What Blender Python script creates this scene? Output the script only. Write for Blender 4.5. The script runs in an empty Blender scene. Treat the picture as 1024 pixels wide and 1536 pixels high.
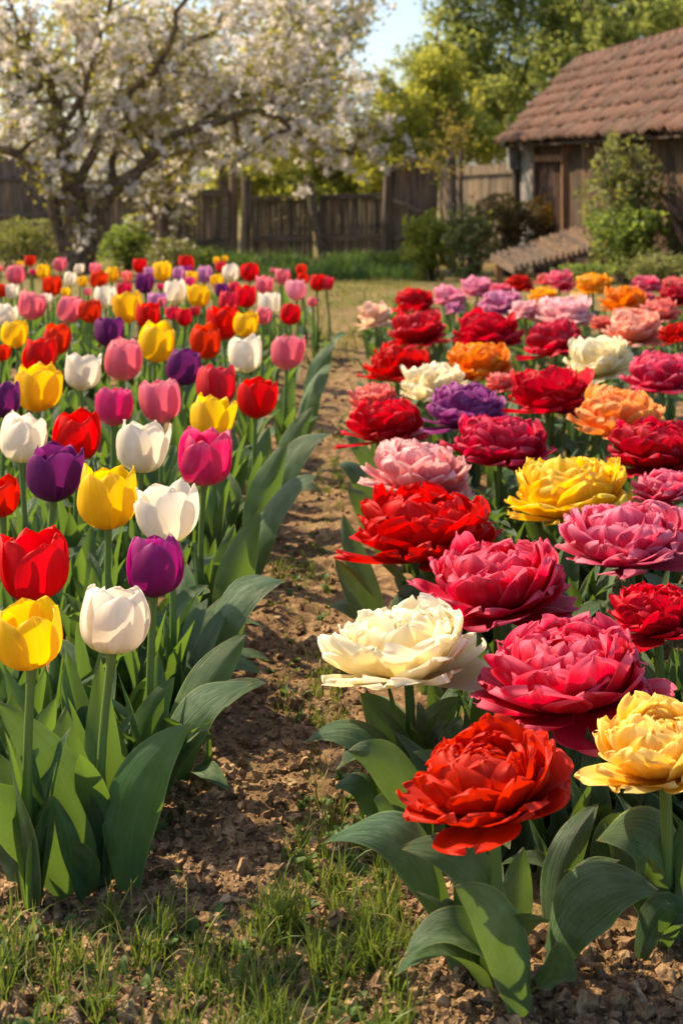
import bpy, math, random
import numpy as np
from mathutils import Vector, Matrix, Euler

# ------------------------------------------------------------------ camera, sky, sun, exposure
scene = bpy.context.scene
COL = scene.collection
rnd = random.Random(7)
rng = np.random.default_rng(11)
R = math.radians
CAM_H, FPX, HOR = 1.2, 2000.0, 250.0            # eye height, focal length and horizon row for a 1024 x 1536 frame

cam_d = bpy.data.cameras.new("camera")
cam = bpy.data.objects.new("camera", cam_d)
COL.objects.link(cam)
cam.location = (0, 0, CAM_H)
cam.rotation_euler = (R(90), 0, 0)
cam_d.sensor_fit = 'AUTO'
cam_d.sensor_width = 36.0
cam_d.lens = FPX / 1536 * 36.0
cam_d.shift_y = -(768 - HOR) / 1536
cam_d.clip_end = 2000
cam_d.dof.use_dof = True
cam_d.dof.focus_distance = 2.45
cam_d.dof.aperture_fstop = 5.4
scene.camera = cam

SUN_EL, SUN_AZ = R(45), R(-64)                  # azimuth measured from +Y towards +X
world = bpy.data.worlds.new("World")
scene.world = world
world.use_nodes = True
wn = world.node_tree
sky = wn.nodes.new("ShaderNodeTexSky")
sky.sky_type = 'NISHITA'
sky.sun_disc = False
sky.sun_elevation = SUN_EL
sky.sun_rotation = SUN_AZ
sky.air_density = 0.9
sky.dust_density = 1.8
bg = wn.nodes["Background"]
wn.links.new(sky.outputs[0], bg.inputs[0])
bg.inputs[1].default_value = 0.135

sun_d = bpy.data.lights.new("sun", 'SUN')
sun_d.energy = 4.9
sun_d.angle = R(0.6)
sun_d.color = (1.0, 0.79, 0.52)
sun = bpy.data.objects.new("sun", sun_d)
COL.objects.link(sun)
sd = Vector((math.sin(SUN_AZ) * math.cos(SUN_EL), math.cos(SUN_AZ) * math.cos(SUN_EL), math.sin(SUN_EL)))
sun.rotation_euler = sd.to_track_quat('Z', 'Y').to_euler()
sun.location = sd * 30

scene.view_settings.view_transform = 'Standard'
scene.view_settings.look = 'None'
scene.view_settings.exposure = 0.82
scene.cycles.max_bounces = 7
scene.cycles.transparent_max_bounces = 6
scene.cycles.caustics_reflective = False
scene.cycles.caustics_refractive = False

def smooth(a, b, x):
    t = np.clip((x - a) / (b - a), 0, 1)
    return t * t * (3 - 2 * t)

def prof(y):                                    # the garden falls gently away behind the flower beds
    return -0.5 * smooth(11.5, 21.5, np.asarray(y, float))

def px(u, v, Z):                                # the point at depth Z seen at (u, v)
    return Vector(((u - 512) * Z / FPX, Z, CAM_H - (v - HOR) * Z / FPX))

def gpt(u, v):                                  # the point of the flat near ground seen at (u, v)
    Z = FPX * CAM_H / (v - HOR)
    return Vector(((u - 512) * Z / FPX, Z, 0))

# ------------------------------------------------------------------ mesh helpers
class MB:
    """collects vertices, quads and triangles plus a per-vertex 'st' vector (along, across, random)"""
    def __init__(s):
        s.V, s.Q, s.T, s.S, s.n = [], [], [], [], 0
    def add(s, V, Q=None, T=None, S=None):
        V = np.asarray(V, float).reshape(-1, 3)
        if S is None:
            S = np.zeros_like(V)
            S[:, 2] = rng.random()
        s.V.append(V)
        s.S.append(np.asarray(S, float).reshape(-1, 3))
        if Q is not None and len(Q):
            s.Q.append(np.asarray(Q, np.int64).reshape(-1, 4) + s.n)
        if T is not None and len(T):
            s.T.append(np.asarray(T, np.int64).reshape(-1, 3) + s.n)
        s.n += len(V)
        return s
    def arrays(s):
        V = np.concatenate(s.V) if s.V else np.zeros((0, 3))
        S = np.concatenate(s.S) if s.S else np.zeros((0, 3))
        Q = np.concatenate(s.Q) if s.Q else np.zeros((0, 4), np.int64)
        T = np.concatenate(s.T) if s.T else np.zeros((0, 3), np.int64)
        return V, Q, T, S
    def mesh(s, name, smooth_shade=True):
        V, Q, T, S = s.arrays()
        me = bpy.data.meshes.new(name)
        me.vertices.add(len(V))
        me.vertices.foreach_set("co", V.astype(np.float32).ravel())
        nl = Q.size + T.size
        me.loops.add(nl)
        me.loops.foreach_set("vertex_index", np.concatenate([Q.ravel(), T.ravel()]).astype(np.int32))
        me.polygons.add(len(Q) + len(T))
        starts = np.concatenate([np.arange(len(Q)) * 4, Q.size + np.arange(len(T)) * 3]).astype(np.int32)
        me.polygons.foreach_set("loop_start", starts)
        me.polygons.foreach_set("use_smooth", np.full(len(Q) + len(T), smooth_shade))
        at = me.attributes.new("st", 'FLOAT_VECTOR', 'POINT')
        at.data.foreach_set("vector", S.astype(np.float32).ravel())
        me.update(calc_edges=True)
        me.validate()
        return me
    def box(s, c, size, rot=None):
        h = np.array(size) / 2
        V = np.array([[x, y, z] for x in (-1, 1) for y in (-1, 1) for z in (-1, 1)]) * h
        if rot is not None:
            V = V @ np.array(rot.to_3x3()).T
        V = V + np.array(c)
        Q = [(0, 1, 3, 2), (4, 6, 7, 5), (0, 4, 5, 1), (2, 3, 7, 6), (0, 2, 6, 4), (1, 5, 7, 3)]
        # one vertex set per face keeps the edges crisp under smooth shading
        V2 = np.concatenate([V[list(q)] for q in Q])
        S2 = np.zeros((24, 3)); S2[:, 2] = rng.random()
        S2[:, 0] = np.concatenate([np.array([[i >> 0 & 1 for i in q]]).ravel() for q in Q])
        return s.add(V2, [(4 * i, 4 * i + 1, 4 * i + 2, 4 * i + 3) for i in range(6)], None, S2)
    def bar(s, a, b, w, t, roll=0.0):
        a, b = Vector(a), Vector(b)
        d = b - a
        q = d.to_track_quat('Z', 'Y').to_matrix()
        return s.box((a + b) / 2, (w, t, d.length), q @ Matrix.Rotation(roll, 3, 'Z'))
    def tube(s, pts, rad, seg=6, cap=True):
        P = np.array([list(p) for p in pts], float)
        n = len(P)
        rad = np.full(n, rad) if np.isscalar(rad) else np.asarray(rad, float)
        T = np.gradient(P, axis=0)
        T /= np.linalg.norm(T, axis=1)[:, None] + 1e-9
        ref = np.array([1.0, 0.13, 0.07]) if abs(T[0][0]) < .8 else np.array([0.1, 1.0, 0.05])
        A = np.cross(T, ref); A /= np.linalg.norm(A, axis=1)[:, None] + 1e-9
        B = np.cross(T, A)
        th = np.arange(seg) / seg * 2 * np.pi
        V = P[:, None, :] + rad[:, None, None] * (np.cos(th)[None, :, None] * A[:, None, :] + np.sin(th)[None, :, None] * B[:, None, :])
        i, j = np.meshgrid(np.arange(n - 1), np.arange(seg), indexing='ij')
        j2 = (j + 1) % seg
        Q = np.stack([i * seg + j, i * seg + j2, (i + 1) * seg + j2, (i + 1) * seg + j], -1).reshape(-1, 4)
        S = np.zeros((n, seg, 3)); S[..., 0] = (np.arange(n) / max(1, n - 1))[:, None]; S[..., 1] = (np.arange(seg) / seg)[None]; S[..., 2] = rng.random()
        tris = []
        if cap and seg >= 3:
            tris = [((n - 1) * seg, (n - 1) * seg + k, (n - 1) * seg + k + 1) for k in range(1, seg - 1)]
        return s.add(V, Q, tris, S)
    def grid(s, P, S):
        nu, nv = P.shape[:2]
        i, j = np.meshgrid(np.arange(nu - 1), np.arange(nv - 1), indexing='ij')
        Q = np.stack([i * nv + j, i * nv + j + 1, (i + 1) * nv + j + 1, (i + 1) * nv + j], -1).reshape(-1, 4)
        return s.add(P, Q, None, S)
    def scatter(s, bases, which, M, r):
        """bases: list of (V,Q,T,S); M: (n,4,4); r: (n,) random per piece"""
        which = np.asarray(which); M = np.asarray(M); r = np.asarray(r)
        for k, (V, Q, T, S) in enumerate(bases):
            idx = np.where(which == k)[0]
            if not len(idx):
                continue
            m = M[idx]
            W = np.einsum('nij,vj->nvi', m[:, :3, :3], V) + m[:, None, :3, 3]
            off = (np.arange(len(idx)) * len(V))[:, None, None]
            SS = np.repeat(S[None], len(idx), 0).copy()
            SS[..., 2] = r[idx][:, None]
            s.add(W, (Q[None] + off).reshape(-1, 4) if len(Q) else None, (T[None] + off).reshape(-1, 3) if len(T) else None, SS)
        return s

def xforms(loc, rz, tilt, tdir, scale):
    """many 4x4: rotate about z by rz, tilt by 'tilt' about a horizontal axis at tdir, scale, move"""
    n = len(loc)
    c, s_ = np.cos(rz), np.sin(rz)
    Rz = np.zeros((n, 3, 3)); Rz[:, 0, 0] = c; Rz[:, 0, 1] = -s_; Rz[:, 1, 0] = s_; Rz[:, 1, 1] = c; Rz[:, 2, 2] = 1
    ax = np.stack([np.cos(tdir), np.sin(tdir), np.zeros(n)], 1)
    K = np.zeros((n, 3, 3))
    K[:, 0, 1] = -ax[:, 2]; K[:, 0, 2] = ax[:, 1]; K[:, 1, 0] = ax[:, 2]; K[:, 1, 2] = -ax[:, 0]; K[:, 2, 0] = -ax[:, 1]; K[:, 2, 1] = ax[:, 0]
    st, ct = np.sin(tilt)[:, None, None], np.cos(tilt)[:, None, None]
    Rt = np.eye(3)[None] + st * K + (1 - ct) * (K @ K)
    M = np.zeros((n, 4, 4)); M[:, 3, 3] = 1
    M[:, :3, :3] = (Rt @ Rz) * np.asarray(scale).reshape(n, -1)[:, None, :]
    M[:, :3, 3] = loc
    return M

def rand_rot(n):
    q = rng.normal(size=(n, 4)); q /= np.linalg.norm(q, axis=1)[:, None]
    w, x, y, z = q.T
    return np.stack([1 - 2 * (y * y + z * z), 2 * (x * y - z * w), 2 * (x * z + y * w),
                     2 * (x * y + z * w), 1 - 2 * (x * x + z * z), 2 * (y * z - x * w),
                     2 * (x * z - y * w), 2 * (y * z + x * w), 1 - 2 * (x * x + y * y)], -1).reshape(n, 3, 3)

def rx(loc, scale):
    n = len(loc)
    M = np.zeros((n, 4, 4)); M[:, 3, 3] = 1
    M[:, :3, :3] = rand_rot(n) * np.asarray(scale).reshape(n, 1, 1)
    M[:, :3, 3] = loc
    return M

def vnoise(x, y, seed=0):
    x = np.asarray(x, float); y = np.asarray(y, float)
    ix, iy = np.floor(x).astype(np.int64), np.floor(y).astype(np.int64)
    fx, fy = x - ix, y - iy
    fx = fx * fx * (3 - 2 * fx); fy = fy * fy * (3 - 2 * fy)
    def h(a, b):
        k = (a * 374761393 + b * 668265263 + seed * 974711) & 0x7fffffff
        k = ((k ^ (k >> 13)) * 1274126177) & 0x7fffffff
        return ((k ^ (k >> 16)) & 0xffff) / 65535.0
    return (h(ix, iy) * (1 - fx) + h(ix + 1, iy) * fx) * (1 - fy) + (h(ix, iy + 1) * (1 - fx) + h(ix + 1, iy + 1) * fx) * fy

def link(name, data, mat=None, parent=None, loc=None):
    o = bpy.data.objects.new(name, data)
    COL.objects.link(o)
    if parent is not None:
        o.parent = parent
    if loc is not None:
        o.location = loc
    if mat is not None and data is not None:
        if len(data.materials) == 0:
            data.materials.append(mat)
        elif data.materials[0] is not mat:
            o.material_slots[0].link = 'OBJECT'
            o.material_slots[0].material = mat
    return o

def empty(name, loc, label, cat, group=None, rz=0.0):
    o = bpy.data.objects.new(name, None)
    COL.objects.link(o)
    o.location = loc
    o.rotation_euler = (0, 0, rz)
    o.empty_display_size = .1
    o["label"] = label; o["category"] = cat
    if group:
        o["group"] = group
    return o

def tag(o, label, cat, group=None, kind=None):
    o["label"] = label; o["category"] = cat
    if group: o["group"] = group
    if kind: o["kind"] = kind
    return o

# ------------------------------------------------------------------ materials
class NT:
    def __init__(s, name):
        s.m = bpy.data.materials.new(name); s.m.use_nodes = True
        s.t = s.m.node_tree
        s.b = s.t.nodes["Principled BSDF"]; s.o = s.t.nodes["Material Output"]
    def n(s, typ, **kw):
        nd = s.t.nodes.new("ShaderNode" + typ)
        for k, v in kw.items():
            setattr(nd, k, v)
        return nd
    def l(s, a, b):
        s.t.links.new(a, b)
    def val(s, sock, x):
        if hasattr(x, "links"): s.l(x, sock)
        else: sock.default_value = (*x, 1) if isinstance(x, tuple) and len(x) == 3 and sock.type == 'RGBA' else x
    def math(s, op, a, b=None, clamp=False):
        nd = s.n("Math", operation=op, use_clamp=clamp)
        s.val(nd.inputs[0], a)
        if b is not None: s.val(nd.inputs[1], b)
        return nd.outputs[0]
    def mix(s, f, a, b, blend='MIX'):
        nd = s.n("Mix", data_type='RGBA', blend_type=blend)
        s.val(nd.inputs[0], f)
        for sock, x in ((nd.inputs[6], a), (nd.inputs[7], b)):
            s.val(sock, (*x, 1) if isinstance(x, tuple) and len(x) == 3 else x)
        return nd.outputs[2]
    def ramp(s, f, lo, hi):
        nd = s.n("MapRange", interpolation_type='SMOOTHSTEP')
        s.val(nd.inputs[0], f)
        nd.inputs[1].default_value = lo; nd.inputs[2].default_value = hi
        return nd.outputs[0]
    def noise(s, vec, scale, detail=3, rough=.55):
        nd = s.n("TexNoise"); nd.inputs["Scale"].default_value = scale
        nd.inputs["Detail"].default_value = detail; nd.inputs["Roughness"].default_value = rough
        if vec is not None: s.l(vec, nd.inputs["Vector"])
        return nd.outputs[0]
    def st(s):
        a = s.n("Attribute", attribute_name="st")
        x = s.n("SeparateXYZ"); s.l(a.outputs["Vector"], x.inputs[0])
        return x.outputs[0], x.outputs[1], x.outputs[2]
    def comb(s, a, b, c):
        nd = s.n("CombineXYZ")
        for i, x in enumerate((a, b, c)): s.val(nd.inputs[i], x)
        return nd.outputs[0]
    def bump(s, h, strength, dist=.01):
        nd = s.n("Bump"); nd.inputs["Strength"].default_value = strength; nd.inputs["Distance"].default_value = dist
        s.l(h, nd.inputs["Height"]); return nd.outputs[0]
    def obj_random(s):
        return s.n("ObjectInfo").outputs["Random"]
    def obj_co(s):
        return s.n("TexCoord").outputs["Object"]
    def pos(s):
        return s.n("NewGeometry").outputs["Position"]
    def hsv(s, col, h=.5, sat=1.0, v=1.0):
        nd = s.n("HueSaturation")
        s.val(nd.inputs["Hue"], h); s.val(nd.inputs["Saturation"], sat); s.val(nd.inputs["Value"], v); s.l(col, nd.inputs["Color"])
        return nd.outputs[0]
    def finish(s, col, rough=.5, spec=.4, transl=0.0, tcol=None, normal=None):
        s.val(s.b.inputs["Base Color"], col)
        s.val(s.b.inputs["Roughness"], rough)
        s.b.inputs["Specular IOR Level"].default_value = spec
        if normal is not None: s.l(normal, s.b.inputs["Normal"])
        if transl:
            tr = s.n("BsdfTranslucent"); s.val(tr.inputs[0], tcol if tcol is not None else col)
            mx = s.n("MixShader"); mx.inputs[0].default_value = transl
            s.l(s.b.outputs[0], mx.inputs[1]); s.l(tr.outputs[0], mx.inputs[2]); s.l(mx.outputs[0], s.o.inputs[0])
        return s.m

def petal_mat(name, main, base, edge, streak=.46, transl=.42, flame=0.0, edge_at=.82, freq=9.0):
    t = NT(name)
    u, v, r = t.st()
    av = t.math('ABSOLUTE', v)
    rr = t.math('ADD', t.math('MULTIPLY', r, 17.0), t.math('MULTIPLY', t.obj_random(), 31.0))
    vein = t.noise(t.comb(t.math('MULTIPLY', v, freq), t.math('MULTIPLY', u, 1.0), rr), 1.6, 4, .65)
    blot = t.noise(t.comb(t.math('MULTIPLY', v, 1.3), t.math('MULTIPLY', u, 1.6), rr), 1.5, 2)
    # distance to the rim, broken by the veins
    rim = t.math('ADD', t.math('MAXIMUM', u, t.math('MULTIPLY', av, .93)), t.math('MULTIPLY', t.math('SUBTRACT', vein, .5), .22))
    c = t.mix(t.ramp(t.math('ADD', u, t.math('MULTIPLY', t.math('SUBTRACT', vein, .5), .3)), .02, .34), base, main)
    if flame:
        fl = t.math('MULTIPLY', t.ramp(t.math('ADD', av, t.math('MULTIPLY', vein, .5)), .75, .2), flame)
        c = t.mix(fl, c, base)
    c = t.mix(t.ramp(rim, edge_at, 1.04), c, edge)
    c = t.mix(t.math('MULTIPLY', t.ramp(blot, .45, .8), .22), c, edge)
    k = t.math('ADD', 1 - streak * .5, t.math('MULTIPLY', vein, streak))
    hue = t.math('ADD', .493, t.math('MULTIPLY', t.obj_random(), .014))
    val = t.math('MULTIPLY', k, t.math('ADD', .9, t.math('MULTIPLY', r, .16)))
    c = t.hsv(c, hue, 1.0, val)
    tc = t.hsv(c, .5, 1.05, 1.25)
    return t.finish(c, .5, .22, transl, tc, t.bump(vein, .24, .004))

def leaf_mat(name, dark, light, tcol, transl=.3, wax=.35):
    t = NT(name)
    u, v, r = t.st()
    rr = t.math('ADD', t.math('MULTIPLY', r, 13.0), t.math('MULTIPLY', t.obj_random(), 29.0))
    vein = t.noise(t.comb(t.math('MULTIPLY', v, 19.0), t.math('MULTIPLY', u, .5), rr), 1.5, 3, .6)
    blot = t.noise(t.comb(v, t.math('MULTIPLY', u, 4.0), rr), 1.4, 4, .65)
    spots = t.noise(t.comb(t.math('MULTIPLY', v, 3.0), t.math('MULTIPLY', u, 12.0), rr), 5.0, 2)
    c = t.mix(t.ramp(t.math('ADD', t.math('MULTIPLY', vein, .75), t.math('MULTIPLY', blot, .4)), .42, .68), dark, light)
    c = t.mix(t.math('MULTIPLY', t.ramp(blot, .45, .75), wax), c, (.16, .24, .15))
    c = t.mix(t.math('MULTIPLY', t.ramp(spots, .70, .78), .5), c, (.32, .33, .2))
    c = t.mix(t.math('MULTIPLY', t.ramp(t.math('ABSOLUTE', v), .9, 1.0), .55), c, (.30, .36, .12))
    c = t.mix(t.math('MULTIPLY', t.ramp(u, .93, 1.0), .5), c, (.35, .28, .1))
    c = t.hsv(c, t.math('ADD', .48, t.math('MULTIPLY', t.obj_random(), .035)), 1.0, t.math('ADD', .8, t.math('MULTIPLY', r, .45)))
    rough = t.math('ADD', .30, t.math('MULTIPLY', blot, .25))
    return t.finish(c, rough, .5, transl, t.mix(vein, tcol, (tcol[0] * .6, tcol[1] * .62, tcol[2] * .6)), t.bump(t.math('ADD', vein, t.math('MULTIPLY', blot, .8)), .8, .004))

def wood_mat(name, dark, light, vert='Z', scale=1.0, rough=.85):
    t = NT(name)
    u, v, r = t.st()
    mp = t.n("Mapping"); t.l(t.obj_co(), mp.inputs[0])
    mp.inputs["Scale"].default_value = {'Z': (22, 22, 1.6), 'X': (1.6, 22, 22), 'Y': (22, 1.6, 22)}[vert]
    ad = t.n("VectorMath", operation='ADD'); t.l(mp.outputs[0], ad.inputs[0]); t.l(t.comb(t.math('MULTIPLY', r, 40.0), t.math('MULTIPLY', r, 27.0), t.math('MULTIPLY', r, 9.0)), ad.inputs[1])
    g = t.noise(ad.outputs[0], .9 * scale, 5, .62)
    b = t.noise(t.obj_co(), 1.7, 3)
    c = t.mix(t.ramp(g, .32, .7), dark, light)
    c = t.mix(t.math('MULTIPLY', t.ramp(b, .5, .75), .4), c, (light[0] * 1.15, light[1] * .95, light[2] * .8))
    c = t.hsv(c, .5, t.math('ADD', .75, t.math('MULTIPLY', r, .4)), t.math('ADD', .74, t.math('MULTIPLY', r, .46)))
    return t.finish(c, rough, .2, normal=t.bump(g, .6, .01))

def simple_leaf(name, a, b, tcol, transl=.4, rough=.55, dry=None):
    t = NT(name)
    u, v, r = t.st()
    n = t.noise(t.pos(), 2.3, 2)
    c = t.mix(t.math('ADD', t.math('MULTIPLY', r, .7), t.math('MULTIPLY', t.ramp(n, .35, .65), .3)), a, b)
    if dry: c = t.mix(t.ramp(r, .86, .90), c, dry)
    return t.finish(c, rough, .3, transl, tcol if tcol else c)

M = {}
M['leaf'] = leaf_mat("tulip leaf", (.028, .086, .032), (.078, .160, .064), (.26, .44, .045), .34)
M['leaf_broad'] = leaf_mat("broad tulip leaf", (.030, .082, .032), (.085, .165, .070), (.24, .40, .045), .3, .5)
t = NT("tulip stem"); u, v, r = t.st()
n_ = t.noise(t.comb(t.math('MULTIPLY', v, 6.0), t.math('MULTIPLY', u, 2.0), r), 2.0)
M['stem'] = t.finish(t.mix(n_, (.10, .19, .035), (.19, .28, .07)), .45, .4, .15, (.25, .4, .05))
t = NT("bark"); n_ = t.noise(t.obj_co(), 9, 6, .7); n2 = t.noise(t.obj_co(), 2.2, 3)
c_ = t.mix(t.ramp(n_, .3, .7), (.06, .042, .03), (.24, .17, .115)); c_ = t.mix(t.math('MULTIPLY', t.ramp(n2, .5, .7), .5), c_, (.12, .12, .05))
M['bark'] = t.finish(c_, .9, .15, normal=t.bump(n_, .9, .04))
M['wood'] = wood_mat("weathered fence wood", (.075, .056, .042), (.26, .20, .15))
M['wood_rail'] = wood_mat("weathered rail wood", (.075, .058, .045), (.25, .20, .155), 'X')
M['wood_pale'] = wood_mat("pale dry wood", (.16, .12, .085), (.38, .30, .215))
M['wood_shed'] = wood_mat("brown shed wood", (.045, .030, .020), (.155, .105, .070))
M['wood_post'] = wood_mat("orange brown post wood", (.13, .065, .03), (.34, .18, .09))
M['wood_dark'] = wood_mat("dark door wood", (.025, .015, .011), (.085, .048, .034))
M['board'] = wood_mat("grey brown roof boards", (.075, .052, .038), (.25, .175, .12), 'X')

# ------------------------------------------------------------------ ground
def ground_h(x, y):
    x = np.asarray(x, float); y = np.asarray(y, float)
    near = 1 - smooth(9, 14, y)
    h = .030 * (vnoise(x * 5.5, y * 5.5, 1) - .5) + .020 * (vnoise(x * 16, y * 16, 2) - .5) + .013 * (vnoise(x * 42, y * 42, 3) - .5) + .006 * (vnoise(x * 95, y * 95, 4) - .5)
    trough = -.022 * np.exp(-((x + .05 + .03 * np.sin(y * 2)) / .16) ** 2)
    return prof(y) + h * near + trough * near + (1 - near) * .05 * (vnoise(x * .8, y * .8, 6) - .5)

def axis(lo, hi, step, out_lo, out_hi, growth=1.16):
    a = list(np.arange(lo, hi, step)); s = step
    while a[-1] < out_hi: s *= growth; a.append(a[-1] + s)
    b = []; s = step; c = lo
    while c > out_lo: s *= growth; c -= s; b.append(c)
    return np.array(b[::-1] + a)
xs = axis(-.80, .75, .0085, -150, 150, 1.15)
ys = np.concatenate([axis(1.75, 1.76, .01, -40, 1.76, 1.3)[:-1], np.arange(1.76, 3.6, .0095), np.arange(3.6, 7, .025), np.arange(7, 24, .14)])
tail = [24.0]; s_ = .2
while tail[-1] < 130: s_ *= 1.2; tail.append(tail[-1] + s_)
ys = np.unique(np.concatenate([ys, tail]))
GX, GY = np.meshgrid(xs, ys, indexing='ij')
P = np.stack([GX, GY, ground_h(GX, GY)], -1)
mb = MB(); mb.grid(P.transpose(1, 0, 2), np.zeros((len(ys), len(xs), 3)))
t = NT("garden soil")
pos = t.pos(); sx = t.n("SeparateXYZ"); t.l(pos, sx.inputs[0])
n1 = t.noise(pos, 3.5, 6, .62); n2 = t.noise(pos, 24, 6, .68); n3 = t.noise(pos, 140, 4, .65); n4 = t.noise(pos, 1.3, 4, .6)
c_ = t.mix(t.ramp(n2, .3, .72), (.085, .052, .026), (.37, .235, .120))
c_ = t.mix(t.math('MULTIPLY', t.ramp(n1, .5, .72), .55), c_, (.43, .28, .155))
c_ = t.mix(t.math('MULTIPLY', t.ramp(n3, .58, .7), .55), c_, (.46, .32, .18))
c_ = t.mix(t.math('MULTIPLY', t.ramp(n3, .42, .3), .6), c_, (.045, .026, .016))
moss = t.math('MULTIPLY', t.ramp(t.noise(pos, 7, 5, .7), .54, .68), .5)
c_ = t.mix(moss, c_, (.12, .13, .04))
lawn = t.math('MULTIPLY', t.ramp(sx.outputs[1], 6.5, 12.5), t.math('ADD', .35, t.math('MULTIPLY', t.ramp(n4, .35, .6), .6)), True)
lg = t.mix(t.ramp(t.noise(pos, 2.6, 5, .7), .4, .65), (.115, .115, .035), (.24, .185, .07))
c_ = t.mix(lawn, c_, lg)
M['ground'] = t.finish(c_, .95, .12, normal=t.bump(t.math('ADD', t.math('MULTIPLY', n2, .7), t.math('MULTIPLY', n3, .5)), .9, .015))
g_ = link("ground", mb.mesh("ground"), M['ground'])
g_["kind"] = "structure"; g_["label"] = "brown garden soil running back into patchy lawn"

# ------------------------------------------------------------------ fence
def zg(Z): return float(prof(Z)) - .06
def planks(mb, a, b, z0, z1f, w=.085, th=.022, gap=.004, jit=.02, lean=.006):
    """upright boards along the ground line a -> b; z1f(t) gives the top height"""
    a, b = Vector(a), Vector(b); L = (b - a).length; d = (b - a) / L; x = 0.0
    ang = math.atan2(d.y, d.x)
    while x < L - .01:
        ww = min(w * rnd.uniform(.7, 1.25), L - x)
        tt = (x + ww / 2) / L
        p = a + d * (x + ww / 2)
        top = z1f(tt) + rnd.uniform(-jit, jit * .6)
        q = Matrix.Rotation(ang, 3, 'Z') @ Matrix.Rotation(rnd.uniform(-lean, lean), 3, 'Y')
        off = rnd.uniform(-.004, .004)
        mb.box((p.x - d.y * off, p.y + d.x * off, (z0 + top) / 2), (ww - gap * rnd.uniform(.5, 2.0), th, top - z0), q)
        x += ww
    return mb
def zpx(v, Z): return CAM_H - (v - HOR) * Z / FPX
def X(u, Z): return (u - 512) * Z / FPX

def fence_run(label, u0, u1, Z0, Z1, v0, v1, rails, wood='wood', w=.085, name="board_fence", jit=.03, cat="fence"):
    a = Vector((X(u0, Z0), Z0, 0)); b = Vector((X(u1, Z1), Z1, 0))
    root = empty(name, (a.x, a.y, zg(Z0)), label, cat)
    o = np.array(root.location)
    mb = planks(MB(), a, b, zg(max(Z0, Z1)), lambda t_: zpx(v0 + (v1 - v0) * t_, Z0 + (Z1 - Z0) * t_), w=w, jit=jit)
    for vv in mb.V: vv -= o
    link("boards", mb.mesh("boards", False), M[wood], root)
    for (r0, r1, hgt) in rails:
        rb = MB().bar(Vector((a.x, a.y - .040, zpx(r0, Z0))) - Vector(o), Vector((b.x, b.y - .040, zpx(r1, Z1))) - Vector(o), .035, hgt, 0)
        link("rail", rb.mesh("rail", False), M['wood_rail'] if wood == 'wood' else M[wood], root)
    return root
def post(label, u, Z, v_top, w=.12, u_top=None, mat='wood', dy=-.09, name="fence_post"):
    Zp = Z + dy
    a = Vector((X(u, Zp), Zp, zg(Z))); b = Vector((X(u if u_top is None else u_top, Zp), Zp, zpx(v_top, Zp)))
    root = tag(link(name, None), label, "post")
    n = 9; s = np.linspace(0, 1, n)
    P = np.array(a)[None] * (1 - s)[:, None] + np.array(b)[None] * s[:, None]
    P[:, 0] += .012 * np.sin(5 * s + u) ; 
    mb = MB().tube(P - np.array(a), w / 2 * (1.08 - .14 * s), 8)
    bpy.data.objects.remove(root)
    o = link(name, mb.mesh(name, False), M[mat], None, a)
    return tag(o, label, "post")

ZF = 25.0
fence_run("tall grey board fence behind the blossom tree, its top lost in branches", -70, 64, 25.9, 25.7, 228, 234, [(266, 268, .09), (345, 346, .09)], 'wood', .14)
fence_run("low brown picket fence with sunlit tips in front of the tall grey boards", -70, 100, 24.9, 24.9, 276, 278, [(322, 322, .08), (365, 365, .08)], 'wood', .10, "picket_fence", .05)
fence_run("brown board fence between the two trunks of the blossom trees", 101, 262, 25.0, 25.0, 268, 272, [(296, 294, .10), (352, 352, .09)], 'wood', .11)
# gate
gt = fence_run("closed plank gate with a heavy top rail, between two posts", 270, 344, 24.9, 24.9, 284, 283, [(291, 290, .13), (362, 362, .09)], 'wood', .10, "plank_gate", .015, "gate")
go = np.array(gt.location)
for uu in (276, 339):
    mb = MB().bar(Vector((X(uu, 24.8), 24.83, zpx(372, 24.8))) - Vector(go), Vector((X(uu, 24.8), 24.83, zpx(286, 24.8))) - Vector(go), .09, .03)
    link("stile", mb.mesh("stile", False), M['wood_rail'], gt)
post("grey gate post left of the plank gate", 266, 25.0, 258, .15)
post("tall thick grey post on the hinge side of the plank gate", 350, 25.0, 236, .17)
post("short round post standing beside the gap by the plank gate", 369, 24.8, 262, .18)
fence_run("dark board fence between the short round post and the leaning pole", 377, 470, 25.0, 25.0, 296, 296, [(298, 297, .08), (357, 357, .12)], 'wood', .10)
fence_run("dark board fence between the leaning pole and the capped gate", 478, 576, 25.0, 24.9, 296, 294, [(296, 293, .10), (355, 356, .12)], 'wood', .10)
post("leaning weathered pole propped against the dark fence", 485, 24.9, 262, .17, u_top=462, mat='wood_rail', name="leaning_pole")
post("square grey post left of the capped gate", 581, 24.8, 254, .18)
# tall gate with a small cap roof
cg = fence_run("tall plank gate with a rough cap of boards on top", 587, 654, 24.7, 24.4, 255, 250, [(356, 355, .08)], 'wood', .10, "capped_gate", .01, "gate")
co = Vector(cg.location)
mb = MB().bar(Vector((X(590, 24.5), 24.58, zpx(300, 24.5))) - co, Vector((X(632, 24.4), 24.34, zpx(318, 24.4))) - co, .035, .08)
link("brace", mb.mesh("brace", False), M['wood_rail'], cg)
mb = MB()
apex = Vector((X(626, 24.5), 24.5, zpx(236, 24.5)))
for (uu0, uu1) in ((577, 626), (658, 626)):
    k = 6
    for i in range(k):
        f = i / (k - 1) - .5
        a = Vector((X(uu0, 24.5), 24.5 + f * .55, zpx(258 if uu0 < 600 else 247, 24.5) + rnd.uniform(-.02, .02)))
        b = Vector((apex.x, 24.5 + f * .5, apex.z + rnd.uniform(-.015, .015)))
        mb.bar(a - co, b - co, .03, .085)
link("cap_roof", mb.mesh("cap_roof", False), M['wood_pale'], cg)
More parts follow.
